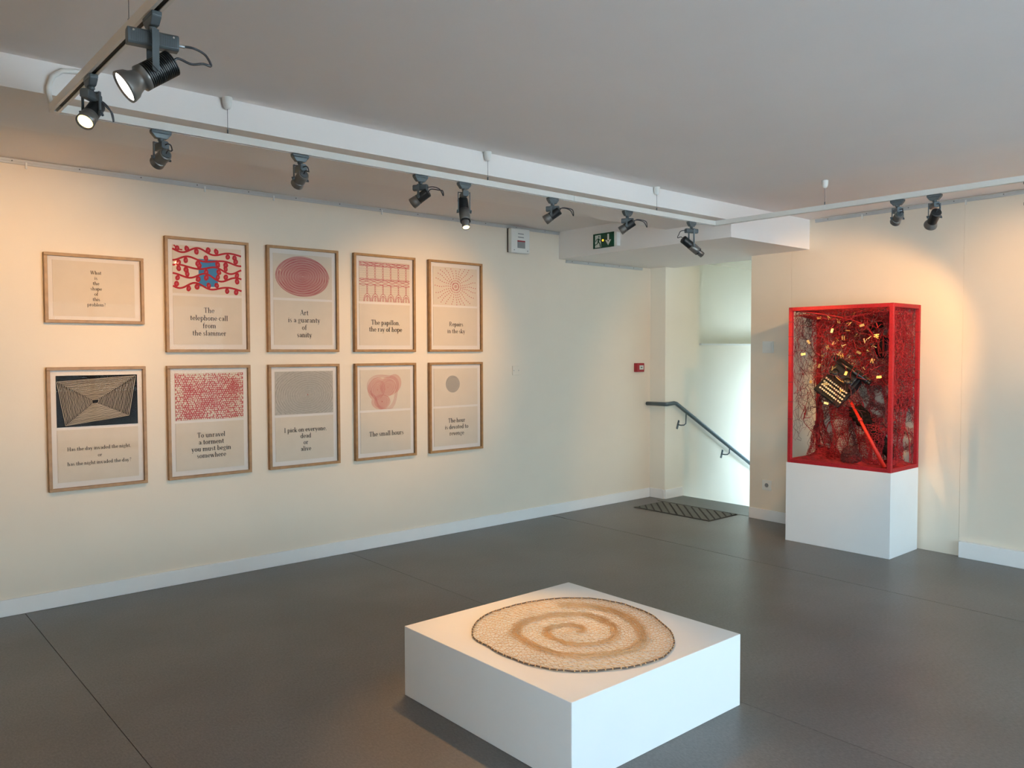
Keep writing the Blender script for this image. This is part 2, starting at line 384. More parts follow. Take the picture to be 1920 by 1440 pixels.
# ------------------------------------------------------------------ Didone letters, drawn as flat ink
XH = .62
HAIR, THICK = .058, .155
def glyphs():
    G = {}
    def L(x0, y0, x1, y1, w=THICK): return [((x0, y0), (x1, y1), w, w)]
    def ser(x, y, h=.1): return L(x-h, y, x+h, y, HAIR)
    def stem(x, y0, y1, a=1, b=1):
        r = L(x, y0, x, y1)
        if a: r += ser(x, y0+HAIR/2)
        if b == 1: r += ser(x, y1-HAIR/2)
        if b == 2: r += L(x-.13, y1-HAIR/2, x, y1-HAIR/2, HAIR)
        return r
    def arc(cx, cy, rx, ry, a0, a1, n=12, wt=THICK):
        r = []
        for k in range(n):
            t0 = math.radians(a0+(a1-a0)*k/n); t1 = math.radians(a0+(a1-a0)*(k+1)/n)
            def w(t): return HAIR+(wt-HAIR)*abs(math.cos(t))**1.6
            r.append(((cx+rx*math.cos(t0), cy+ry*math.sin(t0)), (cx+rx*math.cos(t1), cy+ry*math.sin(t1)), w(t0), w(t1)))
        return r
    X = XH; c = X/2
    def arch(x0, x1): return arc((x0+x1)/2, X-.22, (x1-x0)/2, .20, 150, 0, 8)
    G['i'] = (.34, stem(.17, 0, X, 1, 2)+arc(.17, .84, .03, .03, 0, 360, 6, .07))
    G['l'] = (.34, stem(.17, 0, 1, 1, 2))
    G['h'] = (.70, stem(.16, 0, 1, 1, 2)+arch(.16, .52)+stem(.52, 0, X-.2, 1, 0))
    G['n'] = (.70, stem(.16, 0, X, 1, 2)+arch(.16, .52)+stem(.52, 0, X-.2, 1, 0))
    G['m'] = (1.02, stem(.16, 0, X, 1, 2)+arch(.16, .51)+stem(.51, 0, X-.2, 1, 0)+arch(.51, .86)+stem(.86, 0, X-.2, 1, 0))
    G['r'] = (.50, stem(.17, 0, X, 1, 2)+arc(.34, X-.17, .14, .15, 150, 60, 5)+arc(.41, X-.09, .03, .03, 0, 360, 6, .07))
    G['u'] = (.70, stem(.16, .2, X, 0, 2)+arc(.33, .2, .17, .18, 180, 330, 8)+stem(.52, 0, X, 1, 2))
    G['o'] = (.62, arc(.31, c, .21, c-.02, 0, 360, 20))
    G['e'] = (.58, arc(.30, c, .20, c-.02, 0, 320, 18)+L(.10, c, .50, c, HAIR))
    G['c'] = (.56, arc(.31, c, .21, c-.02, 50, 310, 16)+arc(.43, X-.14, .03, .03, 0, 360, 6, .07))
    G['a'] = (.60, arc(.29, X-.2, .16, .17, 160, 0, 8)+L(.45, 0.06, .45, X-.18)+arc(.27, .17, .15, .15, 0, 360, 12, .10)+L(.45, .04, .56, .04, HAIR))
    G['d'] = (.68, arc(.30, c, .20, c-.02, 30, 330, 16)+stem(.50, 0, 1, 1, 2))
    G['b'] = (.66, arc(.36, c, .20, c-.02, -150, 150, 16)+stem(.16, 0, 1, 0, 2))
    G['p'] = (.68, arc(.38, c, .20, c-.02, -150, 150, 16)+stem(.18, -.34, X, 1, 2))
    G['g'] = (.62, arc(.29, X-.2, .16, .18, 0, 360, 14, .11)+arc(.30, -.10, .20, .15, 0, 360, 14, .09)+L(.2, .18, .16, .08, .07)+L(.16, .06, .42, .03, .09)+arc(.53, X-.03, .03, .03, 0, 360, 6, .05))
    G['t'] = (.44, L(.2, .06, .2, .82)+L(.04, X-.02, .38, X-.02, HAIR)+arc(.30, .11, .10, .10, 180, 330, 5, .09))
    G['f'] = (.44, stem(.18, 0, .8, 1, 0)+L(.03, X-.02, .38, X-.02, HAIR)+arc(.31, .82, .13, .16, 180, 60, 6, .1)+arc(.39, .93, .03, .03, 0, 360, 6, .06))
    G['s'] = (.50, arc(.25, X*.74, .13, X*.24, 40, 200, 9, .09)+L(.14, X*.62, .37, X*.36, .13)+arc(.25, X*.26, .14, X*.24, 20, -140, 9, .09))
    G['k'] = (.68, stem(.16, 0, 1, 1, 2)+L(.18, .22, .50, X-.02, HAIR)+L(.30, .34, .54, .02)+ser(.50, X-.03)+ser(.56, .025))
    G['v'] = (.62, L(.12, X, .33, 0)+L(.50, X, .33, 0, HAIR)+ser(.12, X-.02)+ser(.50, X-.02, .08))
    G['w'] = (.90, L(.12, X, .29, 0)+L(.45, X, .29, 0, HAIR)+L(.43, X, .61, 0)+L(.78, X, .61, 0, HAIR)+ser(.12, X-.02)+ser(.78, X-.02, .08)+ser(.44, X-.02, .07))
    G['y'] = (.62, L(.12, X, .33, 0)+L(.50, X, .24, -.30, HAIR)+ser(.12, X-.02)+ser(.50, X-.02, .08)+arc(.19, -.29, .03, .03, 0, 360, 6, .06))
    G['T'] = (.78, stem(.39, 0, 1, 1, 0)+L(.06, .975, .72, .975, HAIR)+L(.07, .98, .07, .76, HAIR)+L(.71, .98, .71, .76, HAIR))
    G['W'] = (1.2, L(.14, 1, .38, 0)+L(.60, 1, .38, 0, HAIR)+L(.57, 1, .82, 0)+L(1.05, 1, .82, 0, HAIR)+ser(.14, .975)+ser(.6, .975)+ser(1.05, .975))
    G['H'] = (.96, stem(.20, 0, 1)+stem(.74, 0, 1)+L(.2, .5, .74, .5, HAIR))
    G['A'] = (.86, L(.12, 0, .43, 1, HAIR)+L(.43, 1, .72, 0)+L(.22, .34, .62, .34, HAIR)+ser(.12, .025)+ser(.72, .025))
    G['R'] = (.90, stem(.20, 0, 1)+arc(.38, .74, .24, .235, -90, 90, 10)+L(.2, .975, .38, .975, HAIR)+L(.2, .505, .38, .505, HAIR)+L(.44, .5, .68, .02, .12)+ser(.74, .025, .07))
    G['I'] = (.44, stem(.22, 0, 1))
    G['P'] = G['R']
    G['N'] = (.9, stem(.18, 0, 1)+L(.18, 1, .70, 0)+stem(.70, 0, 1))
    G['V'] = (.86, L(.12, 1, .42, 0)+L(.72, 1, .42, 0, HAIR)+ser(.12, .975)+ser(.72, .975))
    G[','] = (.28, arc(.13, .05, .03, .03, 0, 360, 6, .07)+L(.16, .03, .10, -.12, .05))
    G['?'] = (.56, arc(.27, .78, .17, .19, 150, -70, 10, .12)+L(.29, .58, .27, .28, HAIR)+arc(.27, .07, .03, .03, 0, 360, 6, .07))
    G[' '] = (.30, [])
    return G
GL = glyphs()
def text_width(t): return sum(GL[c][0] for c in t)
def text_quads(t, x, y, s):
    out = []
    for c in t:
        adv, segs = GL[c]
        for (a, b, w0, w1) in segs:
            ax, ay = x+a[0]*s, y+a[1]*s; bx, by = x+b[0]*s, y+b[1]*s
            dx, dy = bx-ax, by-ay; L = math.hypot(dx, dy) or 1; nx, ny = -dy/L, dx/L
            e = min(w0, w1)*.12*s; ex, ey = dx/L*e, dy/L*e
            out.append(((ax-ex-nx*w0*s/2, ay-ey-ny*w0*s/2), (bx+ex-nx*w1*s/2, by+ey-ny*w1*s/2), (bx+ex+nx*w1*s/2, by+ey+ny*w1*s/2), (ax-ex+nx*w0*s/2, ay-ey+ny*w0*s/2)))
        x += adv*s
    return out

# ------------------------------------------------------------------ framed prints
FW, FD = .566, .035
def rib(pts, w, closed=False):
    """flat ribbon quads in 2D"""
    out = []; n = len(pts)
    L = []
    for k in range(n):
        if closed: a, b = pts[k-1], pts[(k+1) % n]
        else: a, b = pts[max(0, k-1)], pts[min(n-1, k+1)]
        dx, dy = b[0]-a[0], b[1]-a[1]; q = math.hypot(dx, dy) or 1
        ww = w(k/n) if callable(w) else w
        L.append((pts[k][0]-dy/q*ww/2, pts[k][1]+dx/q*ww/2, pts[k][0]+dy/q*ww/2, pts[k][1]-dx/q*ww/2))
    for k in range(n if closed else n-1):
        a, b = L[k], L[(k+1) % n]
        out.append(((a[0], a[1]), (a[2], a[3]), (b[2], b[3]), (b[0], b[1])))
    return out
def disc(cx, cy, rx, ry, n=8, rot=0, jit=0):
    r = []
    for k in range(n):
        t = 2*math.pi*k/n; j = 1+random.uniform(-jit, jit); x, y = rx*j*math.cos(t), ry*j*math.sin(t)
        r.append((cx+x*math.cos(rot)-y*math.sin(rot), cy+x*math.sin(rot)+y*math.cos(rot)))
    return tuple(r)

# each drawing: function(w, h) -> list of (name, material, [polygons]) in sheet coordinates, origin top-left, y down
def dr_vines(w, h):
    red = []; spots = []
    rows = [(.11, .055), (.29, .05), (.46, .055), (.64, .06), (.85, .06)]
    for ri, (v, am) in enumerate(rows):
        ph = ri*1.7; pts = []
        for k in range(60):
            t = k/59; y = v+am*math.sin(t*13+ph)*(.8+.4*math.sin(t*5+ph))+.05*(t-.5)
            pts.append((t*w, min(.97, max(.02, y))*h))
        red += rib(pts, .0125)
        nb = 7
        for j in range(nb):
            t = (j+.5+.15*math.sin(j*3+ri))/nb; k = int(t*59); x, y = pts[k]
            sgn = 1 if math.sin(t*13+ph) < .3 else -1
            yy = min(h*.93, max(h*.07, y+sgn*.024)); rx, ry = .015+.003*random.random(), .019+.003*random.random()
            red.append(disc(x, yy, rx, ry, 10, random.uniform(-.4, .4), .08))
            spots.append(disc(x+.001, yy, .006, .009, 6, .5))
    blue = [((.365*w, .26*h), (.645*w, .26*h), (.645*w, .84*h), (.365*w, .84*h))]
    red += rib([(0.02*w, .01*h), (.08*w, .09*h), (.14*w, .10*h)], .009)
    return [('colour_block', m_blue, blue), ('vine_drawing', m_red, red), ('vine_highlights', m_redpale, spots)]
def dr_black(w, h):
    bg = [((0, 0), (w, 0), (w, h), (0, h))]
    A = [(.01, .12), (.985, -.01+.03), (.895, .83), (.09, .985)]; C = [(.44, .50), (.50, .49), (.49, .55), (.43, .56)]
    ln = []; n = 23
    for k in range(n):
        t = (k/n)**.95; t2 = ((k+1)/n)**.95; q = []
        for e in range(4):
            tt = t+(t2-t)*e/4 if e else t
            q.append((A[e][0]+(C[e][0]-A[e][0])*tt, A[e][1]+(C[e][1]-A[e][1])*tt))
        pts = []
        for e in range(4):
            a, b = q[e], q[(e+1) % 4]
            for s in range(9):
                u = s/9; pts.append(((a[0]+(b[0]-a[0])*u)*w+random.uniform(-.0008, .0008), (a[1]+(b[1]-a[1])*u)*h+random.uniform(-.0008, .0008)))
        ln += rib(pts, .0031+random.uniform(-.0005, .0005), True)
    return [('black_ground', m_black, bg), ('square_spiral', m_beige, ln)]
def dr_cells(w, h):
    bg = [tuple((x*w, y*h) for x, y in ((0, .0), (.25, .015), (.5, .0), (.75, .01), (1, 0), (1, .5), (.995, .98), (.7, 1), (.3, .985), (0.005, 1)))]
    cells = []; nx, ny = 31, 22
    for j in range(ny):
        for i in range(nx):
            x = (i+.5+(.5 if j % 2 else 0))/(nx+.5)+random.uniform(-.006, .006); y = (j+.5)/ny+random.uniform(-.008, .008)
            if x > .99: continue
            f = noise.noise(V((x*4, y*4, 2)))
            r = .0042+.0020*f+random.uniform(-.0008, .0011)+(.0012 if (x < .12 or x > .9 or y < .1) else 0)
            cells.append(disc(x*w, y*h, r*1.15, r*1.25, 7, random.random(), .15))
    return [('red_ground', m_redcell, bg), ('cell_pattern', m_paper, cells)]
def ring_spiral(cx, cy, rx, ry, turns, wd, rot=0, wob=.01, n=46, sq=2.0, inner=.03):
    pts = []; N = int(turns*n)
    for k in range(N+1):
        t = 2*math.pi*k/n; f = inner+(1-inner)*k/N
        c, s = math.cos(t), math.sin(t)
        x = rx*f*math.copysign(abs(c)**(2/sq), c); y = ry*f*math.copysign(abs(s)**(2/sq), s)
        x *= 1+wob*math.sin(t*3.3+f*7); y *= 1+wob*math.cos(t*2.7+f*5)
        pts.append((cx+x*math.cos(rot)-y*math.sin(rot), cy+x*math.sin(rot)+y*math.cos(rot)))
    return rib(pts, wd)
def dr_oval(w, h):
    ln = ring_spiral(w*.49, h*.5, w*.455, h*.455, 30, .0026, .03, .025)
    und = [disc(w*.49, h*.5, w*.46, h*.46, 40, .03)]
    return [('oval_wash', mat('oval_wash', (0.60, 0.36, 0.31), .8), und), ('oval_spiral', m_rose, ln)]
def dr_knit(w, h):
    r = []
    def chain(x0, y0, x1, y1, nl, a, wd=.003):
        for s in (1, -1):
            pts = []
            for k in range(nl*8+1):
                t = k/(nl*8); q = s*a*math.sin(t*nl*math.pi)
                dx, dy = x1-x0, y1-y0; L = math.hypot(dx, dy)
                pts.append((x0+dx*t-dy/L*q, y0+dy*t+dx/L*q))
            r.extend(rib(pts, wd))
    for v in (.08, .50, .58):
        chain(.0, v*h, w, v*h, 7, .008, .0034)
    chain(0, .045*h, w, .045*h, 9, .004); chain(0, .12*h, w, .12*h, 9, .004); chain(0, .45*h, w, .45*h, 10, .004)
    for k in range(6):
        x = (.15+.155*k)*w
        chain(x, .1*h, x, .46*h, 5, .0065); chain(x, .58*h, x, .80*h, 4, .005)
        for s in (0, .45):
            pts = []
            for q in range(13):
                t = math.pi*q/12; pts.append((x-(.068-.03*s)*w*math.cos(t), (.995-(.19-.12*s)*math.sin(t))*h))
            r += rib(pts, .0035)
        chain(x, .85*h, x, .99*h, 2, .004)
    grid = []
    for k in range(18):
        y = (.03+.055*k)*h; grid += rib([(0, y), (w, y)], .0007)
    return [('rule_lines', m_greyink, grid), ('knot_drawing', m_redpale, r)]
def dr_rays(w, h):
    r = []; cx, cy = .50*w, .50*h
    for k in range(24):
        a = 2*math.pi*k/24+.05*math.sin(k*5)
        for j in range(9):
            d = .032+j*.0215
            for s in (0,):
                dd = d+s*.02; b = a+.03*math.sin(j+k)
                x, y = cx+dd*math.cos(b)*1.05, cy+dd*math.sin(b)*.95
                if .02*w < x < .98*w and .02*h < y < .98*h:
                    r.append(disc(x, y, .0056, .0036, 6, b))
    r += ring_spiral(cx, cy, .016, .014, 5, .0014, .2, .08)
    return [('ray_drawing', m_rose2, r)]
def dr_grey(w, h):
    ln = ring_spiral(w*.55, h*.55, w*.62, h*.66, 46, .0017, .0, .02, 60)
    out = []; wash = [((0, 0), (w, 0), (w, h), (0, h))]
    for q in ln:
        if all(.0 <= x <= w and 0 <= y <= h for x, y in q): out.append(q)
    return [('grey_wash', m_greywash, wash), ('grey_ring_drawing', m_greysoft, out), ('red_dot', m_red, [disc(w*.55, h*.55, .003, .006, 8)])]
def dr_lobes(w, h):
    wash = [disc(.34*w, .49*h, .20*w, .30*h, 22, .1), disc(.56*w, .42*h, .20*w, .24*h, 22, 0), disc(.40*w, .80*h, .19*w, .20*h, 22, 0), disc(.66*w, .36*h, .15*w, .25*h, 20, .5)]
    ln = ring_spiral(.335*w, .50*h, .15*w, .26*h, 9, .0019, .1, .04)+ring_spiral(.54*w, .45*h, .16*w, .23*h, 9, .0019, .2, .04)+ring_spiral(.41*w, .80*h, .15*w, .18*h, 8, .0019, 0, .04)
    for s in (1, .95, .90, .85):
        pts = []
        for k in range(60):
            t = 2*math.pi*k/60
            rr = .30+.045*math.cos(3*(t-.7))+.05*math.cos(2*(t+.9))
            pts.append(((.47+s*rr*1.02*math.cos(t)+.05*math.sin(t))*w, min(.985, .53-s*rr*1.42*math.sin(t))*h))
        ln += rib(pts, .0020, True)
    ln += [disc(.335*w, .50*h, .004, .004, 8), disc(.54*w, .45*h, .004, .004, 8), disc(.42*w, .80*h, .005, .005, 8)]
    return [('pink_wash', m_pinkfill, wash), ('lobe_rings', m_pink, ln)]
def dr_small(w, h):
    ln = ring_spiral(.42*w, .42*h, .155*w, .225*h, 8, .0022, .55, .05)
    return [('oval_wash', mat('grey_wash', (0.46, 0.42, 0.37), .8), [disc(.42*w, .42*h, .16*w, .23*h, 24, .55)]), ('grey_oval_drawing', m_greyink, ln)]

def picture(x0, z0, z1, texts, width, drawing, label):
    w = FW; h = z1-z0; x1 = x0+w; yb = D; yf = D-FD
    root = empty('framed_print', ((x0+x1)/2, D, z0), label, 'framed print', 'framed prints on the left wall')
    bw = .019
    for q in ((x0, x1, z0, z0+bw), (x0, x1, z1-bw, z1)):
        bevel(MB().box(q[0], q[1], yf, yb-.002, q[2], q[3]).build('frame_rail', m_oak, root), .0015, 1)
    for a, b in ((x0, x0+bw), (x1-bw, x1)):
        bevel(MB().box(a, b, yf, yb-.002, z0+bw, z1-bw).build('frame_rail', m_oak, root), .0015, 1)
    ym = D-.014
    MB().box(x0+bw, x1-bw, ym, yb-.004, z0+bw, z1-bw).build('mount_board', m_mat, root)
    MB().box(x0+bw, x1-bw, yf+.007, yf+.009, z0+bw, z1-bw).build('glass', m_pglass, root)
    def pl(u0, u1, v0, v1, name):
        a, b, c, d = x0+u0*w, x0+u1*w, z1-v1*h, z1-v0*h
        return MB().box(a, b, ym-.0035, ym-.0005, c, d).build(name, m_paper, root)
    ys = ym-.0035
    def flat(polys, name, m, ox, oz, k, yinv=True):
        mb = MB(); y = ys-.0005-.0004*k
        for jq, q in enumerate(polys):   # overlapping strokes lie a hair apart
            i = len(mb.v)
            for a, b in q: mb.v.append(V((ox+a, y-(jq % 37)*7e-6, oz-b if yinv else oz+b)))
            mb.f.append(tuple(range(i, i+len(q))))
        return mb.build(name, m, root)
    if drawing:
        pl(.09, .912, .068, .485, 'art_sheet'); pl(.09, .912, .508, .932, 'text_sheet')
        sw_, sh_ = .822*w, .417*h
        for k, (nm, mm, polys) in enumerate(drawing(sw_, sh_)):
            o = flat(polys, nm, mm, x0+.09*w, z1-.068*h, k)
            if len(polys) > 3: o['kind'] = 'stuff'
    else:
        pl(.085, .905, .10, .90, 'text_sheet')
    s = width/max(text_width(t) for t, _ in texts)
    for t, v in texts:
        flat(text_quads(t, -text_width(t)*s/2, -(v*h), s), 'lettering', m_ink, (x0+x1)/2+.004, z1, 3, False)
    return root
XS0 = 1.054; XST = .7002
TOP, BOT = (1.558, 2.322), (.710, 1.468)
picture(XS0, 1.738, 2.161, [('What', .28), ('is', .358), ('the', .436), ('shape', .514), ('of', .592), ('this', .67), ('problem?', .748)], .107, None,
        'landscape oak-framed text print asking What is the shape of this problem?')
picture(XS0+XST, *TOP, [('The', .65), ('telephone call', .718), ('from', .786), ('the slammer', .852)], .258, dr_vines,
        'oak-framed print of red looping vines over a blue block, The telephone call')
picture(XS0, *BOT, [('Has the day invaded the night,', .68), ('or', .74), ('has the night invaded the day?', .80)], .368, dr_black,
        'oak-framed print with a beige square spiral on black, day invaded the night')
picture(XS0+XST, *BOT, [('To unravel', .645), ('a torment', .707), ('you must begin', .768), ('somewhere', .828)], .272, dr_cells,
        'oak-framed print covered with small red cells, To unravel a torment')
picture(XS0+2*XST, *TOP, [('Art', .644), ('is a guaranty', .715), ('of', .786), ('sanity', .857)], .257, dr_oval,
        'oak-framed print of a large dark red oval spiral, Art is a guaranty of sanity')
picture(XS0+3*XST, *TOP, [('The papillon,', .72), ('the ray of hope', .79)], .306, dr_knit,
        'oak-framed print of red knotted ladder braids, The papillon, the ray of hope')
picture(XS0+4*XST, *TOP, [('Repairs', .716), ('in the sky', .793)], .189, dr_rays,
        'oak-framed print of small red dashes radiating from a centre, Repairs in the sky')
picture(XS0+2*XST, *BOT, [('I pick on everyone,', .657), ('dead', .719), ('or', .782), ('alive', .845)], .343, dr_grey,
        'oak-framed print of dense grey rings with one red dot, I pick on everyone')
picture(XS0+3*XST, *BOT, [('The small hours', .761)], .322, dr_lobes,
        'oak-framed print of a three-lobed pink ringed shape, The small hours')
picture(XS0+4*XST, *BOT, [('The hour', .676), ('is devoted to', .748), ('revenge', .82)], .25, dr_small,
        'oak-framed print with one small grey oval, The hour is devoted to revenge')

# ------------------------------------------------------------------ lighting track
TZ0, TZ1 = 2.497, 2.53
YT = 3.585; XTL = .742; XTR = 5.14; tw = .017
tr = empty('lighting_track', (XTL, YT, TZ0), 'white suspended lighting track running round three sides below the ceiling', 'lighting track')
def track_run(a, b):
    a = V(a); b = V(b); d = (b-a); L = d.length; d.normalize(); s = V((-d.y, d.x, 0)); z = V((0, 0, 1)); c = (a+b)/2
    m = MB()
    m.obox(c+V((0, 0, (TZ1+TZ0)/2))+s*(tw-.002), d, s, z, L/2, .002, (TZ1-TZ0)/2)
    m.obox(c+V((0, 0, (TZ1+TZ0)/2))-s*(tw-.002), d, s, z, L/2, .002, (TZ1-TZ0)/2)
    m.obox(c+V((0, 0, TZ1-.003)), d, s, z, L/2, tw-.004, .003)
    m.obox(c+V((0, 0, TZ0+.0015))+s*(tw-.006), d, s, z, L/2, .004, .0015)
    m.obox(c+V((0, 0, TZ0+.0015))-s*(tw-.006), d, s, z, L/2, .004, .0015)
    m.build('track_profile', m_track, tr)
    MB().obox(c+V((0, 0, TZ0+.012)), d, s, z, L/2-.07, tw-.0045, .008).build('contact_slot', m_slot, tr)
def corner(x, y):
    MB().box(x-tw, x+tw, y-tw, y+tw, TZ0, TZ1).build('corner_connector', m_track, tr)
track_run((XTL+tw, YT, 0), (3.62, YT, 0)); track_run((3.622, YT, 0), (XTR-tw, YT, 0))
track_run((XTL, YT-tw, 0), (XTL, -1.6, 0)); track_run((XTR, YT-tw, 0), (XTR, -1.6, 0))
corner(XTL, YT); corner(XTR, YT)
# white feed conduit arching from the beam face to the track corner
cp = []
for k in range(15):
    t = math.pi*k/14; cp.append((XTL-.02+.0*t, YT-.03-.16+.16*math.cos(t), TZ1+.01+.085*math.sin(t)**.7))
MB().tube([(XTL-.012, Y1-.012, TZ1), (XTL-.02, Y1-.014, TZ1+.06), (XTL-.005, Y1-.02, 2.635), (XTL+.03, Y1-.02, 2.665), (XTL+.075, Y1-.022, 2.672), (XTL+.14, Y1-.022, 2.672)], .010, 10).build('feed_conduit', m_plastic, tr, True)

def susp(x, y, lab):
    r = empty('track_suspension', (x, y, ZC), lab, 'ceiling hanger', 'white cup hangers carrying the track')
    MB().lathe((x, y, ZC), (0, 0, -1), [(0, .021), (.004, .022), (.03, .020), (.046, .015), (.052, .008)], 16).build('cup', m_plastic, r, True)
    MB().cyl((x, y, ZC-.05), (x, y, TZ1+.012), .0012, 6).build('wire', m_screw, r)
    MB().cyl((x, y, TZ1+.001), (x, y, TZ1+.022), .0035, 8).build('gripper', m_grey, r)
susp(1.431, YT, 'white cup hanger and wire nearest the left corner of the track')
susp(2.937, YT, 'white cup hanger and wire above the middle of the long track')
susp(4.453, YT, 'white cup hanger and wire near the right end of the long track')
susp(XTR, 2.717, 'white cup hanger and wire over the right track, beside the red case')
susp(XTL, 2.60, 'thin wire hanger over the near left track, its cup above the picture')

# ------------------------------------------------------------------ track spotlights
Z = V((0, 0, 1))
WARM = (1.0, 0.52, 0.165)
def lamp(tp, run, pz, aim, style, label, power=0, cone=70, blend=.6, lensmat=None, col=WARM, beam=None, soft=.014):
    """tp = point on the track, run = track direction, pz = height of the head's hinge, aim = direction of the beam"""
    tp = V((*tp, TZ0)); run = V(run); aim = V(aim).normalized(); h = V((aim.x, aim.y, 0)).normalized(); s = Z.cross(h)
    root = empty('track_spotlight', tp, label, 'spotlight', 'grey spotlights clipped to the track')
    rs = Z.cross(run)
    m = MB(); al = .042
    # adapter: trapezoid, narrower below
    m.hexa([tp+run*(sx*al*.55)+rs*(sy*.012)+Z*-.036 for sx, sy in ((-1, -1), (1, -1), (1, 1), (-1, 1))] +
           [tp+run*(sx*al)+rs*(sy*.014)+Z*-.014 for sx, sy in ((-1, -1), (1, -1), (1, 1), (-1, 1))])
    m.obox(tp+Z*-.0075, run, rs, Z, al, .014, .0068)
    bevel(m.build('adapter', m_grey, root), .003)
    MB().lathe(tp+Z*-.034, -Z, [(0, .012), (.008, .013), (.010, .010), (.022, .010)], 12).build('swivel', m_grey, root, True)
    big = style == 'large'
    bl, bh, bw = (.067, .022, .019) if big else ((.05, .016, .017) if style in ('projector', 'bell') else (.040, .016, .016))
    zb = -.058-bh*.55
    bc = tp+Z*zb
    bx = bevel(MB().cbox(bc, h, s, Z, bl, bw, bh, .006).build('driver_box', m_grey, root), .002)
    if big:
        mb = MB()
        for e in (-1, 1):
            for i in range(26):
                for j in range(9):
                    p = bc+h*(-.058+i*.00464)+Z*(-.0145+j*.0036)+s*(e*(bw+.0002))
                    mb.obox(p, h, s, Z, .0012, .0004, .0009)
        o = mb.build('vent_perforation', m_fin, bx); o['kind'] = 'stuff'
        for e in (-1, 1):
            MB().cyl(bc+h*(.052*e)+s*(bw)+Z*.012, bc+h*(.052*e)+s*(bw+.002)+Z*.012, .003, 8).build('screw', m_chrome, bx)
            MB().cyl(bc+h*(.052*e)-s*(bw)+Z*.012, bc+h*(.052*e)-s*(bw+.002)+Z*.012, .003, 8).build('screw', m_chrome, bx)
        MB().cyl(bc-h*bl, bc-h*(bl+.018), .006, 10).build('plug', m_chrome, bx)
    R = .036 if big else (.029 if style in ('projector', 'bell') else .027)
    if style == 'plain': R = .0275
    pv = V((tp.x, tp.y, pz))
    yw = max(R, bw)+.004
    m = MB()
    for e in (-1, 1):
        top = tp+Z*(-.056)+s*(e*yw); ph = pv+s*(e*yw)
        m.obox((top+ph)/2, s, h, Z, .0018, .009 if big else .0055, (top.z-ph.z)/2+.004)
        m.cyl(ph-s*(e*.002), ph+s*(e*.005), .011 if big else .008, 12)
    m.obox(tp+Z*(-.055), s, h, Z, yw+.0018, .009 if big else .0055, .0018)
    m.build('yoke', m_grey, root)
    for e in (-1, 1):
        MB().obox(pv+s*(e*(yw+.006)), s, (h+Z).normalized(), (Z-h).normalized(), .003, .010, .003).build('clamp_lever', m_grey, root)
    # head
    if style == 'large':
        prof = []; L0 = -.062
        for k in range(15):
            d = L0+k*.0058; prof += [(d, R-.003), (d+.001, R), (d+.0035, R), (d+.0045, R-.003)]
        head = MB().lathe(pv, aim, prof, 28).build('lamp_head', m_fin, root)
        MB().lathe(pv, aim, [(.026, R), (.040, R+.0005), (.042, R-.006), (.050, R-.007), (.062, R-.002), (.072, R+.005), (.086, R+.009), (.094, R+.0095), (.0945, R+.006), (.0885, R+.004), (.0885, .002)], 32, False).build('reflector_bell', m_collar, head, True)
        ld, lr = .089, R+.004; back = L0
    elif style == 'short':
        head = MB().lathe(pv, aim, [(-.052, R-.004), (-.05, R-.001), (-.03, R-.001), (.012, R-.001)], 24).build('lamp_head', m_fin, root, False)
        MB().lathe(pv, aim, [(.012, R), (.016, R+.001), (.022, R-.001), (.025, R+.001), (.056, R+.003), (.0565, R), (.050, R-.002), (.050, .001)], 28, False).build('front_collar', m_collar, head, True)
        ld, lr = .0505, R-.002; back = -.052
    elif style == 'plain':
        head = MB().lathe(pv, aim, [(-.045, R-.008), (-.043, R-.003), (-.036, R), (.004, R), (.006, R-.003), (.010, R-.003), (.012, R+.001), (.040, R+.004), (.0405, R+.001), (.036, R), (.036, .001)], 28, False).build('lamp_head', m_collar, root, False)
        MB().cyl(pv+aim*(-.0455), pv+aim*(-.047), R-.009, 20).build('rear_cap', m_grey, head)
        ld, lr = .0365, R-.001; back = -.045
    elif style == 'projector':
        head = MB().lathe(pv, aim, [(-.085, R-.004), (-.083, R), (-.01, R), (-.008, R)], 24).build('lamp_head', m_fin, root)
        MB().lathe(pv, aim, [(-.010, R+.001), (.058, R+.001), (.062, R-.002)], 28).build('lens_barrel', m_collar, head, True)
        MB().lathe(pv, aim, [(.062, R-.001), (.064, R), (.070, R), (.071, R-.004)], 28).build('focus_ring', m_fin, head)
        MB().lathe(pv, aim, [(.070, R-.008), (.112, R-.007), (.1125, R-.009), (.108, R-.010), (.108, .001)], 28, False).build('snout', m_collar, head, True)
        ld, lr = .1085, R-.010; back = -.085
    else:   # bell
        head = MB().lathe(pv, aim, [(-.05, R-.004), (-.048, R), (.045, R), (.047, R-.004)], 24).build('lamp_head', m_fin, root)
        MB().lathe(pv, aim, [(.045, R-.008), (.052, R-.008), (.062, R), (.075, R+.008), (.086, R+.010), (.0865, R+.007), (.080, R+.006), (.080, .001)], 28, False).build('reflector_bell', m_collar, head, True)
        ld, lr = .0805, R+.005; back = -.05
    MB().lathe(pv, aim, [(ld+.0002, lr), (ld+.001, lr*.9), (ld+.0015, lr*.3)], 24).build('lens', lensmat or m_lens_y, head, True)
    # cable: out of the box, a loop, into the head's back
    a = bc-h*(bl+(.018 if big else 0)); b = pv+aim*back
    k = 1.25 if big else (1.55 if style == 'short' else 1.0)
    q = [a, a-h*.022*k, a-h*.046*k-Z*.010*k, a-h*.058*k-Z*.032*k, (a+b)/2-h*.055*k-Z*.012, b-h*.034*k-aim*.012, b-aim*.020+Z*.004, b]
    pts = []
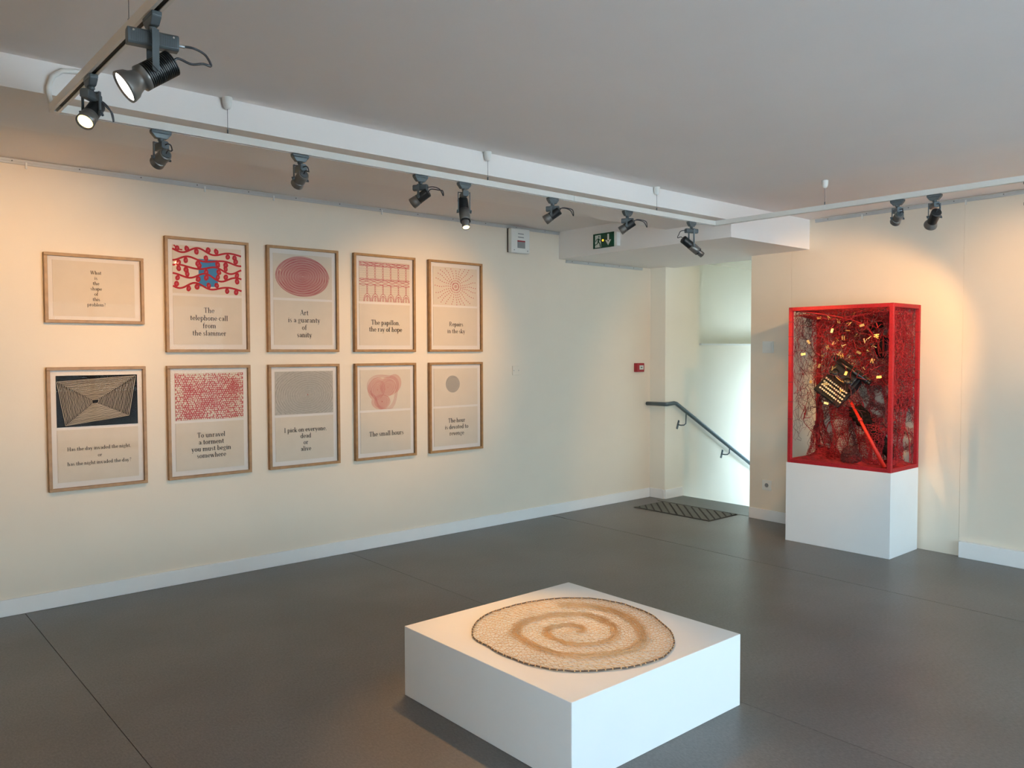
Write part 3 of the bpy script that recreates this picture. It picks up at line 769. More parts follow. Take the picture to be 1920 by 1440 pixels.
    for i in range(len(q)-1):   # Catmull-Rom
        p0, p1, p2, p3 = q[max(0, i-1)], q[i], q[i+1], q[min(len(q)-1, i+2)]
        for j in range(6):
            t = j/6; pts.append(.5*((2*p1)+(p2-p0)*t+(2*p0-5*p1+4*p2-p3)*t*t+(3*p1-p0-3*p2+p3)*t**3))
    pts.append(q[-1])
    MB().tube(pts, .0028 if not big else .0035, 8).build('cable', m_cable, root, True)
    if power:
        ld_ = bpy.data.lights.new('beam', 'SPOT'); ld_.energy = power*1.05; ld_.color = col; ld_.spot_size = math.radians(cone)
        ld_.spot_blend = blend; ld_.shadow_soft_size = soft
        lo = bpy.data.objects.new('beam', ld_); COL.objects.link(lo)
        p = pv+aim*(ld+.012); q_ = V(beam or aim).to_track_quat('-Z', 'Y')
        lo.parent = root; lo.location = p-tp; lo.rotation_mode = 'QUATERNION'; lo.rotation_quaternion = q_
    return root
RX, RY = (1, 0, 0), (0, 1, 0)
lamp((XTL, 2.385), RY, 2.338, (-.80, .09, -.58), 'large', 'largest, nearest spotlight with black finned body and glowing white bell', 30, 60, lensmat=m_lens_w, col=(1, .9, .78))
lamp((XTL, 3.045), RY, 2.372, (-.50, -.48, -.72), 'short', 'lit spotlight with yellow lens just inside the left corner of the track', 14, 70)
lamp((1.141, YT), RX, 2.379, (-.14, .95, -.30), 'plain', 'plain grey spotlight seen from behind, first from the left on the long track', 70, 75, 1)
lamp((1.779, YT), RX, 2.379, (.04, .90, -.40), 'plain', 'plain dark spotlight above the blue and red vine print, pointing away', 36, 62, 1)
lamp((2.472, YT), RX, 2.378, (-.45, .72, -.52), 'short', 'small two-tone spotlight with looped cable above the oval spiral print', 16, 60, 1, beam=(-.1, .9, -.42))
lamp((2.765, YT), RX, 2.337, (-.22, -.45, -.87), 'projector', 'long lit spotlight with round glowing snout hanging mid-track', 120, 46, .9)
lamp((3.450, YT), RX, 2.392, (-.45, .72, -.52), 'short', 'small two-tone spotlight with looped cable left of the white wall alarm unit', 18, 60, 1, beam=(-.05, .9, -.42))
lamp((4.145, YT), RX, 2.394, (-.45, .72, -.52), 'short', 'small two-tone spotlight in front of the green exit sign', 84, 66, 1, beam=(-.16, .90, -.37))
lamp((4.850, YT), RX, 2.322, (.80, -.28, -.55), 'projector', 'long spotlight with silver snout at the right end of the long track', 62, 42, .5, soft=.012)
lamp((XTR, 2.237), RY, 2.382, (.66, .62, -.42), 'plain', 'smaller dark spotlight, left one of the pair on the right track', 8, 60)
lamp((XTR, 2.017), RY, 2.362, (.74, .55, -.44), 'bell', 'bell-mouthed spotlight, right one of the pair on the right track', 62, 76, .45, soft=.012, beam=(.62, .64, -.46))
lamp((XTR, 1.500), RY, 2.372, (.95, .30, -.30), 'short', 'spotlight cut off by the right edge of the picture', 40, 62, 1)

# the track's other end, behind the picture: unseen lamps added for warm bounce light
track_run((XTL+tw, -1.6, 0), (XTR-tw, -1.6, 0)); corner(XTL, -1.6); corner(XTR, -1.6)
for (px_, py_, run_, aim_, lab_) in ((XTL, 1.15, RY, (-.9, .25, -.35), 'added fill spotlight on the near track behind the camera, aimed at the rear wall near the prints'),
                                     (XTL, .25, RY, (-.9, .1, -.3), 'added fill spotlight on the near track behind the camera, aimed at the middle of the rear wall'),
                                     (1.9, -1.6, RX, (-.1, -.9, -.3), 'added fill spotlight on the window-side track behind the camera, left one of two'),
                                     (4.2, -1.6, RX, (.1, -.9, -.3), 'added fill spotlight on the window-side track behind the camera, right one of two'),
                                     (XTR, .6, RY, (.9, .05, -.33), 'added fill spotlight on the right track out of the picture, aimed at the right wall'),
                                     (XTR, -.6, RY, (.9, -.05, -.33), 'last added fill spotlight on the right track, out of the picture, by the windows')):
    lamp((px_, py_), run_, 2.375, aim_, 'short', lab_, 45 if px_ == XTR else 110, 80, 1)
# ------------------------------------------------------------------ fittings on the walls
# exit sign on the soffit face
sx = XS
r = empty('exit_sign', (sx, 4.89, 2.478), 'green emergency exit sign with running man and down arrow on the soffit', 'exit sign')
bevel(MB().box(sx-.045, sx, 4.735, 5.00, 2.484, 2.606).build('housing', m_plastic, r), .004)
MB().box(sx-.052, sx-.045, 4.766, 5.012, 2.479, 2.609).build('green_panel', m_green, r)
PX = sx-.0525
def sgn(polys, name, m, k=0):   # u rightwards (towards -y), v upwards
    mb = MB()
    for q in polys:
        i = len(mb.v)
        for u, v in q: mb.v.append(V((PX-.0003*k, 5.012-u*.246, 2.479+v*.13)))
        mb.f.append(tuple(range(i, i+len(q))))
    return mb.build(name, m, r)
sgn([((.10, .06), (.10, .90), (.38, .90), (.38, .80), (.40, .06))], 'doorway', m_signwhite)
sgn([((.70, .90), (.78, .90), (.78, .46), (.70, .46)), ((.60, .50), (.74, .12), (.88, .50), (.80, .50), (.74, .36), (.68, .50))], 'arrow', m_signwhite)
man = [disc(.29, .78, .03, .06, 10)] + rib([(.27, .68), (.26, .42)], .075) + rib([(.26, .45), (.34, .30), (.36, .08)], .05) + rib([(.26, .45), (.20, .30), (.08, .24)], .05) + rib([(.28, .66), (.36, .52), (.42, .58)], .04) + rib([(.26, .66), (.17, .60), (.13, .46)], .04)
sgn(man, 'running_figure', m_green, 1)
MB().lathe((PX-.001, 4.892, 2.545), (-1, 0, 0), [(0, .010), (.002, .009), (.003, .004)], 14).build('amber_flare', m_amber, r, True)  # glowing disc added to imitate an orange flare on the panel
# alarm / sounder unit, upper left wall
r = empty('alarm_unit', (4.835, D, 2.445), 'white wall alarm unit with grey red-topped label under the picture rail', 'alarm unit')
MB().box(4.735, 4.925, D-.030, D, 2.452, 2.664).build('back_box', m_dark, r)
bevel(MB().box(4.722, 4.945, D-.072, D-.022, 2.444, 2.662).build('cover', m_plastic, r), .010, 3)
for z in (2.615, 2.585):
    MB().box(4.80, 4.868, D-.0735, D-.071, z-.004, z+.004).build('slot', m_lblgrey, r)
MB().box(4.792, 4.885, D-.0735, D-.071, 2.488, 2.545).build('grey_label', m_lblgrey, r)
MB().box(4.792, 4.885, D-.0740, D-.0712, 2.545, 2.556).build('red_strip', m_callred, r)
for x in (4.755, 4.915):
    MB().cyl((x, D-.074, 2.468), (x, D-.071, 2.468), .005, 8).build('screw', m_lblgrey, r)
# red call point
r = empty('fire_call_point', (6.534, D, 1.345), 'small red fire call point beside the inner corner above the handrail', 'call point')
bevel(MB().box(6.474, 6.594, D-.045, D, 1.343, 1.436).build('red_box', m_callred, r), .006, 2)
MB().box(6.512, 6.575, D-.047, D-.044, 1.368, 1.412).build('white_plate', m_signwhite, r)
MB().box(6.532, 6.556, D-.0475, D-.0465, 1.386, 1.396).build('black_mark', m_ink, r)
# blank outlet right of the prints
r = empty('wall_outlet', (4.829, D, 1.345), 'small square white outlet plate alone on the wall right of the prints', 'outlet')
bevel(MB().box(4.787, 4.871, D-.010, D, 1.345, 1.429).build('plate', m_wall, r), .003)
for x in (4.80, 4.858):
    MB().cyl((x, D-.0115, 1.387), (x, D-.0095, 1.387), .004, 8).build('screw', m_lblgrey, r)
# switch plate and socket on the right wall
r = empty('wall_switch', (EX(4.0), 4.0, 1.54), 'square white switch plate at head height between the stairs and the red case', 'switch')
bevel(rwbox(MB(), 3.948, 4.056, 1.540, 1.646, 0, .020).build('plate', m_plastic, r), .003)
bevel(rwbox(MB(), 3.962, 4.042, 1.554, 1.632, .020, .026).build('rocker', m_plastic, r), .003)
r = empty('power_socket', (EX(4.0), 4.0, .278), 'white round-pin power socket low on the wall between stairs and pedestal', 'socket')
bevel(rwbox(MB(), 3.955, 4.050, .280, .372, 0, .012).build('plate', m_plastic, r), .003)
c = V((EX(4.0)-.0122, 4.002, .326))
MB().lathe(c, (-1, 0, 0), [(0, .026), (.002, .027), (.002, .021), (.0005, .019)], 20, False).build('socket_well', m_plastic, r, True)
MB().cyl(c, c+V((-.001, 0, 0)), .019, 18).build('well_floor', m_lblgrey, r)
MB().cyl(c+V((0, 0, .008)), c+V((-.006, 0, .008)), .003, 8).build('earth_pin', m_chrome, r)

# ------------------------------------------------------------------ handrail
r = empty('handrail', (XP, YS, 1.0), 'dark grey metal handrail on the stair wall, bent round the pillar and running down', 'handrail')
pts = [(6.672, 5.485, 1.006), (6.672, 5.30, 1.008), (6.674, 5.262, 1.008), (6.684, 5.241, 1.0085), (6.708, 5.235, 1.010), (6.80, 5.235, 1.016), (6.835, 5.235, 1.010), (8.198, 5.235, .268), (8.9, 5.235, -.113)]
MB().tube(pts, .021, 14).build('rail', m_handrail, r, True)
MB().lathe((6.672, 5.484, 1.006), (0, 1, 0), [(0, .021), (.010, .019), (.017, .010), (.019, .001)], 14).build('end_cap', m_handrail, r, True)
sl = V((1, 0, -.545)).normalized(); sn = V((.545, 0, 1)).normalized()
for bx_, bz in ((6.955, .775), (7.764, .392), (8.45, .02)):
    c = V((bx_, YS-.004, bz)); top = V((bx_+.055, 5.235, 0)); top.z = .268-(top.x-8.198)*.5445-.018
    b = bevel(MB().obox(c, V((sn.z, 0, -sn.x)) if 0 else V((.94, 0, -.34)), V((0, 1, 0)), V((.34, 0, .94)), .0125, .004, .048).build('bracket_plate', m_handrail, r), .002)
    MB().tube([c, c+V((.012, -.03, -.006)), c+V((.03, -.055, -.004)), c+V((.048, -.066, .012)), (top.x, top.y, top.z)], .0065, 8).build('bracket_arm', m_handrail, r, True)

# ------------------------------------------------------------------ tactile strip at the stair head
r = empty('tactile_mat', (6.37, 4.77, 0), 'ribbed grey tactile strip laid on the floor before the stairs', 'floor mat')
MB().box(6.145, 6.595, 4.325, 5.225, .0002, .0035).build('mat_base', m_matdark, r)
X0, X1, YA, YBm = 6.156, 6.587, 4.335, 5.215
def clip(poly, x0, x1, y0, y1):
    def cl(p, f, g):
        out = []
        for i in range(len(p)):
            a, b = p[i-1], p[i]; fa, fb = f(a), f(b)
            if (fa >= 0) != (fb >= 0):
                t = fa/(fa-fb); out.append((a[0]+(b[0]-a[0])*t, a[1]+(b[1]-a[1])*t))
            if fb >= 0: out.append(b)
        return out
    for f in (lambda q: q[0]-x0, lambda q: x1-q[0], lambda q: q[1]-y0, lambda q: y1-q[1]):
        poly = cl(poly, f, 0)
        if len(poly) < 3: return []
    return poly
pitch, wdt = .0905, .068
k0 = YA-(X1-X0)-.1
for k in range(17):
    ya = k0+k*pitch
    poly = clip([(X0-.1, ya-.1), (X1+.1, ya+(X1-X0)+.1), (X1+.1, ya+(X1-X0)+.1+wdt), (X0-.1, ya-.1+wdt)], X0, X1, YA, YBm)
    if len(poly) < 3: continue
    mb = MB(); n_ = len(poly)
    for z in (.0035, .0075):
        for x, y in poly: mb.v.append(V((x, y, z)))
    mb.f.append(tuple(range(n_, 2*n_)))
    for i in range(n_): mb.f.append((i, (i+1) % n_, n_+(i+1) % n_, n_+i))
    mb.build('rib', m_matgrey, r)

# ------------------------------------------------------------------ low plinth and gold net
PX0, PX1, PY0, PY1, PZ = 1.983, 3.030, 1.966, 3.028, .316
tag(bevel(MB().box(PX0, PX1, PY0, PY1, 0, PZ).build('low_plinth', m_white), .0015, 1), 'low square white plinth on the floor under the gold net disc', 'plinth')
nr = empty('gold_net_disc', (2.463, 2.465, PZ), 'round gold thread net with a spiral band lying on the low plinth', 'net sculpture')
outl = [(2.122, 2.704), (2.20, 2.80), (2.342, 2.89), (2.49, 2.91), (2.65, 2.895), (2.808, 2.829), (2.90, 2.74), (2.949, 2.6), (2.945, 2.46), (2.87, 2.27), (2.77, 2.131), (2.66, 2.05), (2.538, 2.011), (2.42, 2.02), (2.311, 2.064), (2.215, 2.12), (2.145, 2.19), (2.10, 2.30), (2.088, 2.408), (2.098, 2.56)]
ctr = V((2.50, 2.46, 0))
pol = sorted([(math.atan2(y-ctr.y, x-ctr.x), math.hypot(x-ctr.x, y-ctr.y)) for x, y in outl])
def rad(a):
    a = (a+math.pi) % (2*math.pi)-math.pi
    for i in range(len(pol)):
        a0, r0 = pol[i-1]; a1, r1 = pol[i]
        if i == 0: a0 -= 2*math.pi
        if a0 <= a <= a1:
            t = (a-a0)/(a1-a0); t = t*t*(3-2*t)*.5+t*.5; return r0+(r1-r0)*t
    a0, r0 = pol[-1]; a1, r1 = pol[0]; a1 += 2*math.pi; t = (a-a0)/(a1-a0); return r0+(r1-r0)*t
def netpt(f, a, z=.003):
    w = noise.noise(V((f*6*math.cos(a), f*6*math.sin(a), 1)))*.010
    rr = rad(a)*f+w*(1-f)*2
    return V((ctr.x+rr*math.cos(a), ctr.y+rr*math.sin(a), PZ+z+.0015*noise.noise(V((rr*30*math.cos(a), rr*30*math.sin(a), 5)))))
mb = MB(); NR = 29
for i in range(1, NR+1):
    f = (i/NR); nn = max(14, int(130*f)); pts = []
    for k in range(nn):
        a = 2*math.pi*k/nn+i*.11; j = .30/NR
        pts.append(netpt(min(.995, f+random.uniform(-j, j)+(.33/NR)*(1 if k % 2 else -1)), a+random.uniform(-.3, .3)/nn, random.uniform(.003, .005)))
    mb.tube(pts, .0010, 3, True)
mb.build('net_rings', m_gold, nr)['kind'] = 'stuff'
mb = MB()
for i in range(1, NR):
    f = (i/NR); nn = max(10, int(100*f))
    for k in range(nn):
        a = 2*math.pi*(k+random.uniform(-.25, .25))/nn
        mb.tube([netpt(f, a, .004), netpt(f+.5/NR, a+random.uniform(-.4, .4)/nn+.02, .005), netpt(f+1/NR, a+random.uniform(-.5, .5)/nn+.02, .004)], .0008, 3)
mb.build('net_links', m_golddark, nr)['kind'] = 'stuff'
mb = MB()   # spiral band: bundle of closely laid threads
for t_ in range(24):
    off = random.gauss(0, .030); pts = []; z0 = random.uniform(.003, .007); ph = random.uniform(0, 6)
    for k in range(170):
        s_ = k/169; a = 1.0-2*math.pi*2.35*(1-s_)
        f = .05+.74*s_**.85
        wd_ = .45+.8*s_
        pts.append(netpt(max(.01, f+off*wd_+.006*math.sin(k*.7+ph)), a, z0+.001*math.sin(k*1.3+ph)))
    mb.tube(pts, .0008, 3)
o = mb.build('spiral_band', mat('gold_band_thread', (0.66, 0.44, 0.23), .6, metal=.1), nr); o['kind'] = 'stuff'
pts = [netpt(1.0, 2*math.pi*k/180, .0052)+V((random.uniform(-.001, .001), random.uniform(-.001, .001), 0)) for k in range(180)]
MB().tube(pts, .0034, 6, True).build('border_cord', m_border, nr)
mb = MB()
for k in range(90):
    a = 2*math.pi*(k+random.uniform(-.3, .3))/90; p = netpt(1.0, a, .006); t = V((-math.sin(a), math.cos(a), 0))
    mb.cyl(p-t*.0022, p+t*.0022, .0042, 6)
mb.build('border_binding', m_gold, nr)['kind'] = 'stuff'

# ------------------------------------------------------------------ pedestal and red case
CX0, CX1, CY0, CY1, CZ0, CZ1 = 6.014, 6.497, 2.635, 3.477, .645, 1.910
tag(bevel(MB().box(CX0, CX1, CY0, CY1+.010, 0, CZ0).build('pedestal', m_white), .0015, 1), 'tall white rectangular pedestal under the red open-frame case by the wall', 'pedestal')
case = empty('red_thread_case', ((CX0+CX1)/2, (CY0+CY1)/2, CZ0), 'red yarn-wrapped open-frame case filled with red thread web on the pedestal', 'sculpture')
bt = .030
def bar(x0, x1, y0, y1, z0, z1):
    bevel(MB().box(x0, x1, y0, y1, z0, z1).build('frame_bar', m_barred, case), .003)
for x in (CX0, CX1-bt):
    for y in (CY0, CY1-bt):
        bar(x, x+bt, y, y+bt, CZ0, CZ1)
for z in (CZ0, CZ1-bt):
    for x in (CX0, CX1-bt): bar(x, x+bt, CY0+bt, CY1-bt, z, z+bt)
    for y in (CY0, CY1-bt): bar(CX0+bt, CX1-bt, y, y+bt, z, z+bt)
mb = MB()
for z in (1.79, 1.67, 1.52, 1.30, 1.14, 1.0):
    mb.box(CX0-.0006, CX0+bt+.0006, CY1-bt-.0006, CY1+.0006, z, z+.003)
for z in (1.70, 1.33): mb.box(CX1-bt-.0006, CX1+.0006, CY0-.0006, CY0+bt+.0006, z, z+.003)
mb.build('black_bindings', m_blackthing, case)
ix0, ix1, iy0, iy1, iz0, iz1 = CX0+.03, CX1-.02, CY0+.02, CY1-.02, CZ0+.03, CZ1-.02
def net(mb, fn, nu, nv, r, jit=.35, drop=.12, mask=None, sub=2, bend=.004):
    P = {}
    for i in range(nu+1):
        for j in range(nv+1):
            u = (i+random.uniform(-jit, jit))/nu; v = (j+random.uniform(-jit, jit)+.5*(i % 2))/nv
            u = min(1, max(0, u)); v = min(1, max(0, v))
            if mask and not mask(u, v): continue
            P[i, j] = fn(u, v)
    for (i, j), p in P.items():
        for q in ((i+1, j), (i, j+1)):
            if q in P and random.random() > drop:
                e = P[q]; m_ = (p+e)/2+V((random.gauss(0, bend), random.gauss(0, bend), random.gauss(0, bend)))
                mb.tube([p, m_, e], r, 3)
def N3(x, y, z, s): return noise.noise(V((x*s, y*s, z*s)))
red, dk = MB(), MB()
# back curtain
def backf(u, v):
    y = iy0+(iy1-iy0)*u; z = iz0+(iz1-iz0)*v; return V((ix1-.03-.04*(.5+N3(y, z, 0, 4)), y, z))
def bmask(u, v):
    if u > .84: return v > .86
    dd = noise.voronoi(V((u*5.2, v*6.5, 1.7)))[0]
    edge = dd[1]-dd[0]
    if v > .55: return edge < .62 and N3(u, v, 3, 9) > -.5
    return edge < .20 or random.random() < .06
net(red, backf, 84, 120, .0016, .4, .12, bmask)
net(red, lambda u, v: backf(u*.9, .5+v*.5)+V((-.12-.08*u, 0, 0)), 50, 60, .0017, .45, .15, lambda u, v: N3(u, v, 6, 5) > -.35)
def vedge(u, v):
    dd = noise.voronoi(V((u*5.2, v*6.5, 1.7)))[0]; return dd[1]-dd[0]
net(dk, lambda u, v: backf(u, v)+V((-.008, 0, 0)), 70, 100, .0021, .4, .1, lambda u, v: u < .84 and v < .6 and vedge(u, v) < .09, bend=.003)
net(dk, lambda u, v: backf(u, v)+V((.018, 0, 0)), 48, 72, .0018, .45, .2, lambda u, v: u < .97 and v > .25 and N3(u, v, 1, 5) > -.1, bend=.008)
# right side curtain
def rightf(u, v):
    x = ix0+(ix1-ix0)*u; z = iz0+(iz1-iz0)*v; return V((x, iy0+.02*(.5+N3(x, z, 2, 5)), z))
net(red, rightf, 32, 90, .0014, .42, .12, lambda u, v: (v > .42 and N3(u, v, 5, 7) > -.38) or (N3(u, v, 4, 6) > .08 and u > .15))
# top curtain
def topf(u, v):
    x = ix0+(ix1-ix0)*u; y = iy0+(iy1-iy0)*v; return V((x, y, iz1-.03-.05*(.5+N3(x, y, 2, 5))-.03*u))
net(red, topf, 30, 54, .0016, .42, .1)
# loose threads filling the upper body
for k in range(650):
    p = V((random.uniform(ix0+.03, ix1), random.uniform(iy0, iy1-.16), iz1-abs(random.gauss(0, .24))-.01))
    if p.z < 1.3: continue
    d = V((random.gauss(0, 1), random.gauss(0, 1), random.gauss(0, 1))).normalized(); pts = [p]
    for s_ in range(random.randint(5, 12)):
        d = (d+V((random.gauss(0, .45), random.gauss(0, .45), random.gauss(0, .45)))).normalized()
        p = p+d*.022
        p = V((min(ix1, max(ix0, p.x)), min(iy1, max(iy0, p.y)), min(iz1, max(iz0, p.z)))); pts.append(p)
    (red if random.random() < .72 else dk).tube(pts, random.choice((.0012, .0016, .0022)), 3)
# left side: sparse loops and dark tendrils
def leftp(u, v): return V((ix0+(ix1-ix0)*u, iy1-.01-.03*random.random(), iz0+(iz1-iz0)*v))
for k in range(260):
    v0 = min(.99, abs(random.gauss(.95, .42))) if k % 3 else random.uniform(.2, 1)
    if v0 > 1 or v0 < .1: continue
    a = random.uniform(0, 6.28); u, v = random.random(), v0; pts = []
    for s_ in range(random.randint(6, 16)):
        pts.append(leftp(u, v)); a += random.gauss(0, .55); u += .055*math.cos(a); v += .022*math.sin(a)
        u = min(1, max(0, u)); v = min(1, max(0, v))
    (dk if random.random() < .66 else red).tube(pts, random.choice((.0010, .0014)), 3)
for (u, v, ru, rv) in ((.45, .50, .35, .10), (.5, .44, .40, .13), (.35, .66, .22, .07), (.6, .36, .3, .08)):
    red.tube([V((ix0+(ix1-ix0)*(u+ru*math.cos(t/24*6.28)), iy1-.02, iz0+(iz1-iz0)*(v+rv*math.sin(t/24*6.28)))) for t in range(22)], .0014, 3)
for k in range(4):
    p = V((random.uniform(ix0+.05, ix1), iy1-.03, random.uniform(iz0+.3, iz1-.2)))
    red.lathe(p, (0, 0, 1), [(-.008, .002), (-.004, .007), (.004, .007), (.008, .002)], 8)
# sweeping ropes
def rope(pts, r, m_):
    q = []; pts = [V(p) for p in pts]
    for i in range(len(pts)-1):
        p0, p1, p2, p3 = pts[max(0, i-1)], pts[i], pts[i+1], pts[min(len(pts)-1, i+2)]
        for j in range(6):
            t = j/6; q.append(.5*((2*p1)+(p2-p0)*t+(2*p0-5*p1+4*p2-p3)*t*t+(3*p1-p0-3*p2+p3)*t**3))
    q.append(pts[-1]); m_.tube(q, r, 5)
for k in range(9):
    j = lambda s=.02: random.gauss(0, s)
    rope([(6.42+j(), 3.42+j(), 1.86), (6.40+j(), 3.36+j(), 1.6+j()), (6.42+j(), 3.40+j(), 1.3), (6.43, 3.43, .95), (6.40+j(), 3.38+j(.04), .70)], .0025, dk)
    rope([(6.30+j(), 2.80+j(), 1.86), (6.25+j(), 2.74+j(), 1.5+j()), (6.20+j(), 2.70+j(), 1.2), (6.10+j(), 2.72+j(), .95)], .0025, red)
for k in range(5): rope([(6.05, 2.68+.01*k, .98+.01*k), (6.08, 2.72, 1.0), (6.15, 2.74, 1.12), (6.2, 2.72, 1.3)], .004, dk)
rope([(6.04, 3.40, 1.88), (6.10, 3.0, 1.80), (6.12, 2.85, 1.70), (6.20, 2.80, 1.55)], .005, red)
# branching vines knotted through the web
def vine(p, d, r, n_, m_, depth=0):
    pts = [V(p)]; d = V(d).normalized(); p = V(p)
    for s_ in range(n_):
        d = (d+V((random.gauss(0, .16), random.gauss(0, .30), random.gauss(0, .30)))).normalized()
        p = p+d*.028; p = V((min(ix1-.005, max(ix0, p.x)), min(iy1, max(iy0, p.y)), min(iz1, max(iz0, p.z)))); pts.append(p)
        if depth < 2 and random.random() < .22:
            vine(p, d+V((random.gauss(0, .3), random.gauss(0, .9), random.gauss(0, .9))), r*.7, int(n_*.6), m_, depth+1)
    m_.tube(pts, r, 4)
for k in range(34):
    left = k % 3 == 0
    vine((random.uniform(ix0+.05, ix1), random.uniform(3.25, iy1) if left else random.uniform(iy0, 3.3), random.uniform(.95, 1.85)), (random.gauss(0, .3), random.gauss(0, 1), random.gauss(0, 1)), random.choice((.0022, .003, .0036)), 14, dk if k % 2 else red)
for k in range(7):   # arches framing the pale windows low in the back curtain
    y0_ = 2.72+.10*k; hh = random.uniform(.14, .30)
    rope([(6.42, y0_-.05, .69), (6.42, y0_-.045, .69+hh*.6), (6.42, y0_, .69+hh), (6.42, y0_+.045, .69+hh*.6), (6.42, y0_+.05, .69)], .0042, dk if k % 2 else red)
# net columns and arches in the lower half
def column(cx, cy, z0, z1, r0, rm, r1, nu, nv, m_, th=.0018):
    def f(u, v):
        r_ = (1-v)**2*r0+2*v*(1-v)*rm+v*v*r1; r_ *= 1+.2*N3(u*3, v*3, cx*9, 2)
        a = u*6.283; return V((min(ix1, max(ix0, cx+r_*.7*math.cos(a)+.03*v*N3(v*3, cy, cx, 2))), min(iy1, max(iy0, cy+r_*math.sin(a))), z0+(z1-z0)*v))
    net(m_, f, nu, nv, th, .35, .08)
column(6.30, 3.17, .67, 1.10, .10, .02, .10, 16, 24, red)
column(6.34, 2.98, .67, 1.02, .05, .03, .13, 18, 26, red)
column(6.24, 2.86, .67, .98, .045, .05, .10, 20, 26, red)
column(6.38, 2.76, .67, 1.35, .05, .04, .14, 20, 40, red)
column(6.40, 3.40, .66, 1.12, .20, .004, .015, 30, 30, red, .002)
column(6.20, 3.03, .67, .80, .07, .10, .035, 24, 18, dk, .002)
column(6.32, 3.12, 1.0, 1.30, .14, .12, .05, 20, 14, red)
o = red.build('red_thread_web', m_thread, case); o['kind'] = 'stuff'
o = dk.build('dark_thread_web', m_threadd, case); o['kind'] = 'stuff'
# crumpled crochet cloth on the case floor
mb = MB(); nu, nv = 30, 46
for i in range(nu+1):
    for j in range(nv+1):
        x = ix0+(ix1-ix0)*i/nu; y = iy0+(iy1-iy0)*j/nv
        z = CZ0+.008+.028*max(0, .45+N3(x, y, 0, 9))+.014*abs(N3(x, y, 4, 30))
        z += .10*math.exp(-((x-6.42)**2+(y-3.38)**2)/.006)+.06*math.exp(-((x-6.25)**2+(y-3.02)**2)/.004)+.04*math.exp(-((x-6.38)**2+(y-2.74)**2)/.006)
        mb.v.append(V((x, y, z)))
for i in range(nu):
    for j in range(nv):
        a = i*(nv+1)+j; mb.f.append((a, a+nv+1, a+nv+2, a+1))
mb.build('crochet_cloth', m_cloth, case, True)

# things hung in the web
def blob(c, rx, ry, rz, seed, mb=None, n=14, k=8, amp=.18):
    mb = mb or MB(); i0 = len(mb.v)
    for a in range(k+1):
        for b in range(n):
            th = math.pi*a/k; ph = 2*math.pi*b/n
            d = V((math.sin(th)*math.cos(ph), math.sin(th)*math.sin(ph), math.cos(th)))
            q = 1+amp*noise.noise(d*1.8+V((seed, 0, 0)))
            mb.v.append(V(c)+V((d.x*rx, d.y*ry, d.z*rz))*q)
    for a in range(k):
        for b in range(n):
            mb.f.append((i0+a*n+b, i0+(a+1)*n+b, i0+(a+1)*n+(b+1) % n, i0+a*n+(b+1) % n))
    return mb
b = blob((6.20, 2.795, 1.585), .06, .062, .085, 3).build('black_bundle', m_bundle, None, True)
tag(b, 'black egg-shaped netted bundle hung in the upper right of the red case', 'bundle')
mb = MB()
for k in range(10):
    a = k*.6; mb.tube([V((6.20+.062*math.cos(t/16*6.28)*math.cos(a), 2.795+.064*math.cos(t/16*6.28)*math.sin(a), 1.585+.087*math.sin(t/16*6.28))) for t in range(16)], .0016, 3, True)
mb.build('red_netting', m_thread, b)
ax = V((.2, -.9, .3)).normalized(); ay = V((1, .2, 0)).normalized(); az = ax.cross(ay).normalized(); ay = az.cross(ax)
b = bevel(MB().obox((6.22, 2.86, 1.745), ax, ay, az, .055, .03, .022).build('black_case_box', m_bundle, None), .006)
tag(b, 'small black box hung near the top right bar of the red case', 'box')
MB().obox(V((6.22, 2.86, 1.745))+ax*.02, ax, ay, az, .004, .032, .024).build('strap', m_thread, b)

# typewriter, tilted and suspended
W_ = V((.10, -.80, -.59)).normalized(); B_ = V((.62, -.46, .62)); B_ = (B_-W_*B_.dot(W_)).normalized(); N_ = W_.cross(B_).normalized()
if N_.x > 0: N_ = -N_
KO = V((6.14, 3.165, 1.245))   # centre of the keyboard
ty = empty('typewriter', KO, 'old black typewriter with cream round keys hung tilted in the red case', 'typewriter')
def tp(w, b, n_): return KO+W_*w+B_*b+N_*n_
m = MB()
m.hexa([tp(-.125, -.075, -.060), tp(.125, -.075, -.060), tp(.125, .20, -.060), tp(-.125, .20, -.060), tp(-.122, -.07, -.040), tp(.122, -.07, -.040), tp(.122, .20, -.005), tp(-.122, .20, -.005)])
m.hexa([tp(-.120, .072, -.02), tp(.120, .072, -.02), tp(.120, .20, -.02), tp(-.120, .20, -.02), tp(-.118, .080, .028), tp(.118, .080, .028), tp(.118, .20, .055), tp(-.118, .20, .055)])
m.hexa([tp(-.105, .06, .0), tp(.105, .06, .0), tp(.105, .19, .03), tp(-.105, .19, .03), tp(-.095, .085, .06), tp(.095, .085, .06), tp(.095, .185, .085), tp(-.095, .185, .085)])
bevel(m.build('body', m_blackthing, ty), .008, 3)
for rr in range(4):
    for k in range(11):
        c = tp(-.100+.0195*k+.005*rr, .052-.029*rr, -.002-.011*rr*.6)
        MB().lathe(c, N_, [(-.012, .002), (-.002, .002), (-.001, .0082), (.001, .0086), (.0025, .0074), (.0026, .001)], 10, False).build('key', m_key, ty, True)
bevel(MB().obox(tp(0, -.066, -.02), W_, B_, N_, .065, .006, .004).build('space_bar', m_blackthing, ty), .002)
m = MB()   # type basket arc
for k in range(17):
    a = math.radians(200+140*k/16); c = tp(0, .135, .055)
    m.cyl(c+W_*(.028*math.cos(a))+B_*(.020*math.sin(a)), c+W_*(.085*math.cos(a))+B_*(.055*math.sin(a))+N_*.012, .0016, 4)
m.build('type_bars', m_brass, ty)
